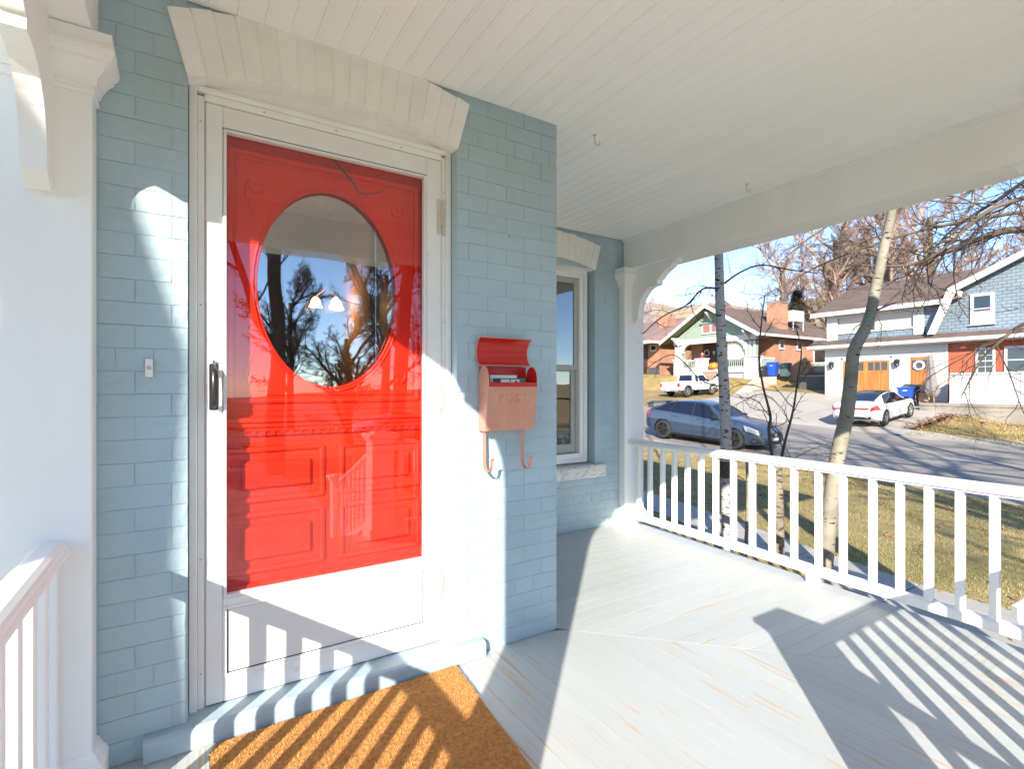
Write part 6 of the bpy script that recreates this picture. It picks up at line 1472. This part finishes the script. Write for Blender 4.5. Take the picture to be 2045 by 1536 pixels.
# steel blue five door hatchback
K = [(-2.24, .42, .72, .86, .66, .44), (-2.18, .34, .84, .98, .78, .54), (-2.02, .26, .97, 1.07, .855, .62), (-1.75, .20, 1.0, 1.16, .885, .64), (-1.35, .18, .99, 1.30, .90, .64), (-.8, .18, .96, 1.41, .90, .62), (-.25, .18, .93, 1.435, .90, .62),
     (.25, .18, .90, 1.38, .90, .64), (.65, .18, .885, 1.19, .90, .69), (1.0, .18, .87, .985, .90, .76), (1.4, .18, .83, .93, .895, .76), (1.8, .19, .76, .85, .865, .72), (2.08, .21, .66, .74, .78, .62), (2.22, .25, .56, .62, .66, .50), (2.27, .32, .48, .54, .55, .42)]
B = Body(K)
def hatch(label, x, y, z, rz, pitch, m, group=None):
    t = car_root('hatchback_car', label, 'car', x, y, z, rz, pitch, 0, group)
    B.shell(t, m, (-1.36, 1.34), .365)
    B.patch(t, 'side_window', 'carglass', (-1.78, -1.30), (-1.12, -1.00), 5.12, 7.6); B.patch(t, 'side_window', 'carglass', (-1.08, -.96), (-.22, -.26), 5.12, 7.75); B.patch(t, 'side_window', 'carglass', (-.16, -.20), (.80, .30), 5.12, 7.75)
    B.patch(t, 'window_trim', 'trim', (-1.86, -1.36), (.86, .34), 5.04, 7.9, off=.004)
    B.over(t, 'windscreen', 'carglass', (.42, .34), (.93, 1.0), 8.1); B.over(t, 'rear_window', 'carglass', (-1.86, -1.9), (-1.22, -1.1), 8.1)
    B.patch(t, 'side_skirt', 'trim', (-.98, -.98), (.96, .96), 1.3, 2.25, off=.012)
    B.patch(t, 'door_seam', 'trim', (-.19, -.19), (-.18, -.18), 2.2, 5.0, off=.003, n=1); B.patch(t, 'door_seam', 'trim', (-1.02, -1.06), (-1.01, -1.05), 2.6, 5.0, off=.003, n=1); B.patch(t, 'door_seam', 'trim', (.90, .92), (.91, .93), 2.2, 5.0, off=.003, n=1)
    for yy in (-1, 1):
        for xx in (-.95, -.02): MB().box(xx, yy * .905 - .012, .845, xx + .18, yy * .905 + .012, .87, .005).build('door_handle', m, t, local=True)
        mb = MB(); mb.box(.62, min(yy * .90, yy * 1.06), .92, .78, max(yy * .90, yy * 1.06), 1.06, .03); mb.build('mirror', 'trim', t, local=True)
    B.patch(t, 'headlamp', 'head', (1.72, 1.62), (2.13, 2.06), 4.35, 5.15, off=.012); B.patch(t, 'headlamp_housing', 'trim', (1.64, 1.60), (2.20, 2.12), 4.15, 5.3, off=.008)
    B.patch(t, 'fog_lamp_housing', 'trim', (1.86, 1.92), (2.17, 2.18), 2.1, 3.5, off=.012); B.patch(t, 'fog_lamp_trim', m, (1.90, 1.95), (2.02, 2.05), 2.5, 3.2, off=.02)
    mb = MB(); mb.box(2.16, -.46, .46, 2.285, .46, .60, .03); mb.build('grille', 'trim', t, local=True)
    mb = MB(); mb.box(2.14, -.42, .22, 2.28, .42, .38, .03); mb.build('lower_intake', 'trim', t, local=True)
    mb = MB(); mb.lathe([(.05, 2.288), (.065, 2.295), (.05, 2.30)], (0, 0, .53), 'x', 14); mb.build('badge_ring', 'rimsilver', t, local=True)
    MB().box(2.28, -.16, .36, 2.295, .16, .44).build('front_plate', 'plate', t, local=True)
    B.patch(t, 'tail_lamp', 'tail', (-2.22, -2.2), (-1.98, -1.9), 4.3, 5.1, off=.012)
    mb = MB(); mb.prism([(-2.30, 1.20), (-2.02, 1.30), (-1.98, 1.27), (-2.28, 1.165)], 'y', -.66, .66)
    for yy in (-.60, .56): mb.prism([(-2.24, 1.02), (-2.04, 1.06), (-2.04, 1.28), (-2.26, 1.19)], 'y', yy, yy + .04)
    mb.build('rear_spoiler', m, t, local=True)
    for x_, yy in ((-1.36, .79), (-1.36, -.79), (1.34, .79), (1.34, -.79)): wheel(t, x_, yy, .33, .22, 'rimdark')
    MB().box(-1.0, -.7, .14, 1.0, .7, .2).build('underbody', 'trim', t, local=True)
    return t
cx_, cy_ = 15.66, 9.62
hb = hatch('steel blue hatchback parked at the near kerb behind the pale aspen trunk', cx_, cy_, zs(cy_) + .045, R(-84), math.atan(.060), M['carblue'])
# white four door coupe
K2 = [(-2.48, .48, .80, .92, .62, .45), (-2.44, .40, .92, 1.0, .78, .58), (-2.30, .32, .98, 1.06, .88, .66), (-2.0, .24, .99, 1.10, .935, .66), (-1.5, .18, .965, 1.22, .95, .62), (-.9, .16, .93, 1.35, .945, .60), (-.3, .16, .91, 1.40, .935, .60), (.2, .16, .90, 1.36, .935, .62),
      (.65, .16, .895, 1.20, .935, .68), (1.05, .16, .89, 1.0, .94, .76), (1.5, .17, .85, .93, .935, .76), (1.95, .18, .78, .86, .90, .72), (2.3, .22, .66, .74, .80, .6), (2.45, .28, .55, .62, .65, .5), (2.49, .36, .48, .54, .5, .4)]
B2 = Body(K2)
t = car_root('coupe_car', 'white low coupe with dark roof and red tail lamp bar parked in the driveway', 'car', 27.35, 9.28, gz(27.4, 9.3) + .035, R(3), -math.atan(.092))
B2.shell(t, 'carwhite', (-1.46, 1.44), .385)
B2.over(t, 'roof_panel', 'trim', (-.62, -.55), (.42, .36), 8.05, off=.006)
B2.over(t, 'rear_window', 'carglass', (-1.95, -2.02), (-.66, -.58), 8.05); B2.over(t, 'windscreen', 'carglass', (.46, .40), (1.0, 1.06), 8.1)
B2.patch(t, 'window_trim', 'trim', (-1.62, -1.05), (.92, .36), 5.05, 7.85, off=.004); B2.patch(t, 'side_window', 'carglass', (-1.50, -1.02), (-.50, -.45), 5.12, 7.7); B2.patch(t, 'side_window', 'carglass', (-.44, -.40), (.84, .34), 5.12, 7.7)
B2.patch(t, 'door_seam', 'trim', (-.46, -.46), (-.45, -.45), 2.2, 5.0, off=.003, n=1); B2.patch(t, 'side_skirt', 'trim', (-1.04, -1.04), (1.02, 1.02), 1.3, 2.3, off=.012)
B2.patch(t, 'fender_vent', 'trim', (.98, 1.04), (1.04, 1.08), 3.3, 4.6, off=.008, n=1)
B2.patch(t, 'tail_lamp', 'tail', (-2.47, -2.45), (-2.02, -2.22), 4.15, 4.95, off=.014)
mb = MB(); mb.box(-2.515, -.66, .80, -2.46, .66, .86, .01); mb.build('tail_lamp_bar', 'tail', t, local=True)
mb = MB(); mb.box(-2.50, -.70, .36, -2.30, .70, .50, .04); mb.build('rear_diffuser', 'trim', t, local=True)
for yy in (-.62, .52): MB().box(-2.53, yy, .42, -2.45, yy + .12, .50, .02).build('exhaust_trim', 'rimsilver', t, local=True)
MB().box(-2.52, -.25, .60, -2.49, .25, .72).build('rear_plate', 'plate', t, local=True)
for yy in (-1, 1):
    mb = MB(); mb.box(.62, min(yy * .93, yy * 1.10), .96, .78, max(yy * .93, yy * 1.10), 1.07, .03); mb.build('mirror', 'trim', t, local=True)
    for xx in (-.36, .45 - 1.6): MB().box(xx, yy * .94 - .012, .80, xx + .18, yy * .94 + .01, .825, .005).build('door_handle', 'carwhite', t, local=True)
for x_, yy in ((-1.46, .82), (-1.46, -.82), (1.44, .82), (1.44, -.82)): wheel(t, x_, yy, .355, .26, 'rimsilver', 5, True)
MB().box(-1.0, -.75, .12, 1.0, .75, .18).build('underbody', 'trim', t, local=True)
# white pickup
t = car_root('pickup_truck', 'white pickup with grey wheel arch trim parked below the sage green gable', 'truck', 33.45, 24.62, gz(33.4, 24.6) + .02, R(2), -math.atan(.045))
def arch_profile(x0, x1, zlo, zhi, ws, ra):
    pts = [(x1, zhi), (x0, zhi), (x0, zlo)]
    for wx in ws:
        a0 = math.asin(max(-1, min(1, (zlo - .38) / ra)))
        for a in np.linspace(math.pi - a0, a0, 10): pts.append((wx + ra * math.cos(a), .38 + ra * math.sin(a)))
    return pts + [(x1, zlo)]
for sg in (1, -1):
    mb = MB(); mb.prism(arch_profile(-2.55, .05 - .8, .52, 1.12, (-1.55,), .46), 'y', *sorted((sg * .82, sg * .87))); mb.build('bed_side', 'carwhite', t, local=True)
    mb = MB(); mb.prism(arch_profile(-.735, 2.45, .48, 1.06, (1.5,), .46), 'y', *sorted((sg * .81, sg * .865))); mb.build('cab_side', 'carwhite', t, local=True)
    for wx in (-1.55, 1.5):
        mb = MB(); n = 10; a = np.linspace(-.15, math.pi + .15, n); o_ = [(wx + .53 * math.cos(q), .38 + .53 * math.sin(q)) for q in a]; i_ = [(wx + .45 * math.cos(q), .38 + .45 * math.sin(q)) for q in a]
        for k in range(n - 1): mb.prism([o_[k], o_[k + 1], i_[k + 1], i_[k]], 'y', *sorted((sg * .86, sg * .91)))
        mb.build('arch_trim', 'bingrey', t, local=True)
    # cab upper side with windows
    mb = MB(); P1 = [(-.72, 1.06), (1.15, 1.06), (.55, 1.66), (-.60, 1.66)]
    mb.add([(x, sg * .84, z) if z < 1.2 else (x, sg * .70, z) for x, z in P1] + [(x, sg * .78, z) if z < 1.2 else (x, sg * .64, z) for x, z in P1], [(0, 1, 2, 3), (7, 6, 5, 4)] + [(i, i + 4, (i + 1) % 4 + 4, (i + 1) % 4) for i in range(4)]); mb.build('cab_pillars', 'carwhite', t, local=True)
    for poly in ([(-.58, 1.12), (-.22, 1.12), (-.22, 1.58), (-.50, 1.58)], [(-.10, 1.12), (1.0, 1.12), (.53, 1.58), (-.10, 1.58)]):
        mb = MB(); mb.add([(x, sg * (.84 - (z - 1.06) / .6 * .14 + .006), z) for x, z in poly], [(0, 1, 2, 3)]); mb.build('side_window', 'carglass', t, local=True)
    mb = MB(); mb.box(-2.62, min(sg * .70, sg * .885), .78, -2.50, max(sg * .70, sg * .885), 1.05, .02); mb.build('tail_lamp', 'tail', t, local=True)
    mb = MB(); mb.box(.75, min(sg * .86, sg * 1.03), 1.08, .85, max(sg * .86, sg * 1.03), 1.26, .02); mb.build('mirror', 'trim', t, local=True); MB().box(.0, sg * .87 - .01, .92, .14, sg * .87 + .01, .96).build('door_handle', 'trim', t, local=True)
mb = MB(); mb.box(-.74, -.70, 1.60, .58, .70, 1.70, .04); mb.build('cab_roof', 'carwhite', t, local=True)
mb = MB(); mb.add([(-.72, -.82, 1.06), (-.72, .82, 1.06), (-.60, .69, 1.64), (-.60, -.69, 1.64)], [(0, 1, 2, 3)]); mb.build('cab_back', 'carwhite', t, local=True)
mb = MB(); mb.add([(-.725, -.62, 1.18), (-.725, .62, 1.18), (-.635, .56, 1.56), (-.635, -.56, 1.56)], [(0, 1, 2, 3)]); mb.build('rear_window', 'carglass', t, local=True)
mb = MB(); mb.add([(1.17, -.80, 1.07), (1.17, .80, 1.07), (.57, .68, 1.64), (.57, -.68, 1.64)], [(0, 1, 2, 3)]); mb.build('windscreen', 'carglass', t, local=True)
mb = MB(); mb.box(1.12, -.82, .5, 2.48, .82, 1.05, .06); mb.build('bonnet', 'carwhite', t, local=True)
mb = MB(); mb.box(-2.60, -.82, .58, -2.53, .82, 1.10, .015); mb.build('tailgate', 'carwhite', t, local=True)
mb = MB(); mb.box(-2.53, -.82, 1.02, -.75, .82, 1.08); mb.build('bed_cover', 'trim', t, local=True); mb = MB(); mb.box(-2.5, -.8, .45, 1.2, .8, .6); mb.build('chassis', 'trim', t, local=True)
mb = MB(); mb.box(-2.80, -.84, .46, -2.62, .84, .60, .02); mb.build('rear_bumper', 'rimsilver', t, local=True)
MB().box(-2.61, -.08, .98, -2.595, .08, 1.03).build('tailgate_handle', 'trim', t, local=True); MB().box(-2.815, -.15, .48, -2.80, .15, .58).build('rear_plate', 'plate', t, local=True)
for x_, yy in ((-1.55, .74), (-1.55, -.74), (1.5, .74), (1.5, -.74)): wheel(t, x_, yy, .38, .24, 'rimsilver', 5)
# cross street beyond the front lawn, and the white car mirrored in the door
sheet('cross_street', -120, 13.44, -29, -21, 60, 4, 'asph', dz=.03)
w = hatch('white hatchback parked beyond the porch walk, mirrored small in the door glass', 9.2, -24.5, gz(9.2, -24.5) + .04, R(180), 0, M['carwhite'])
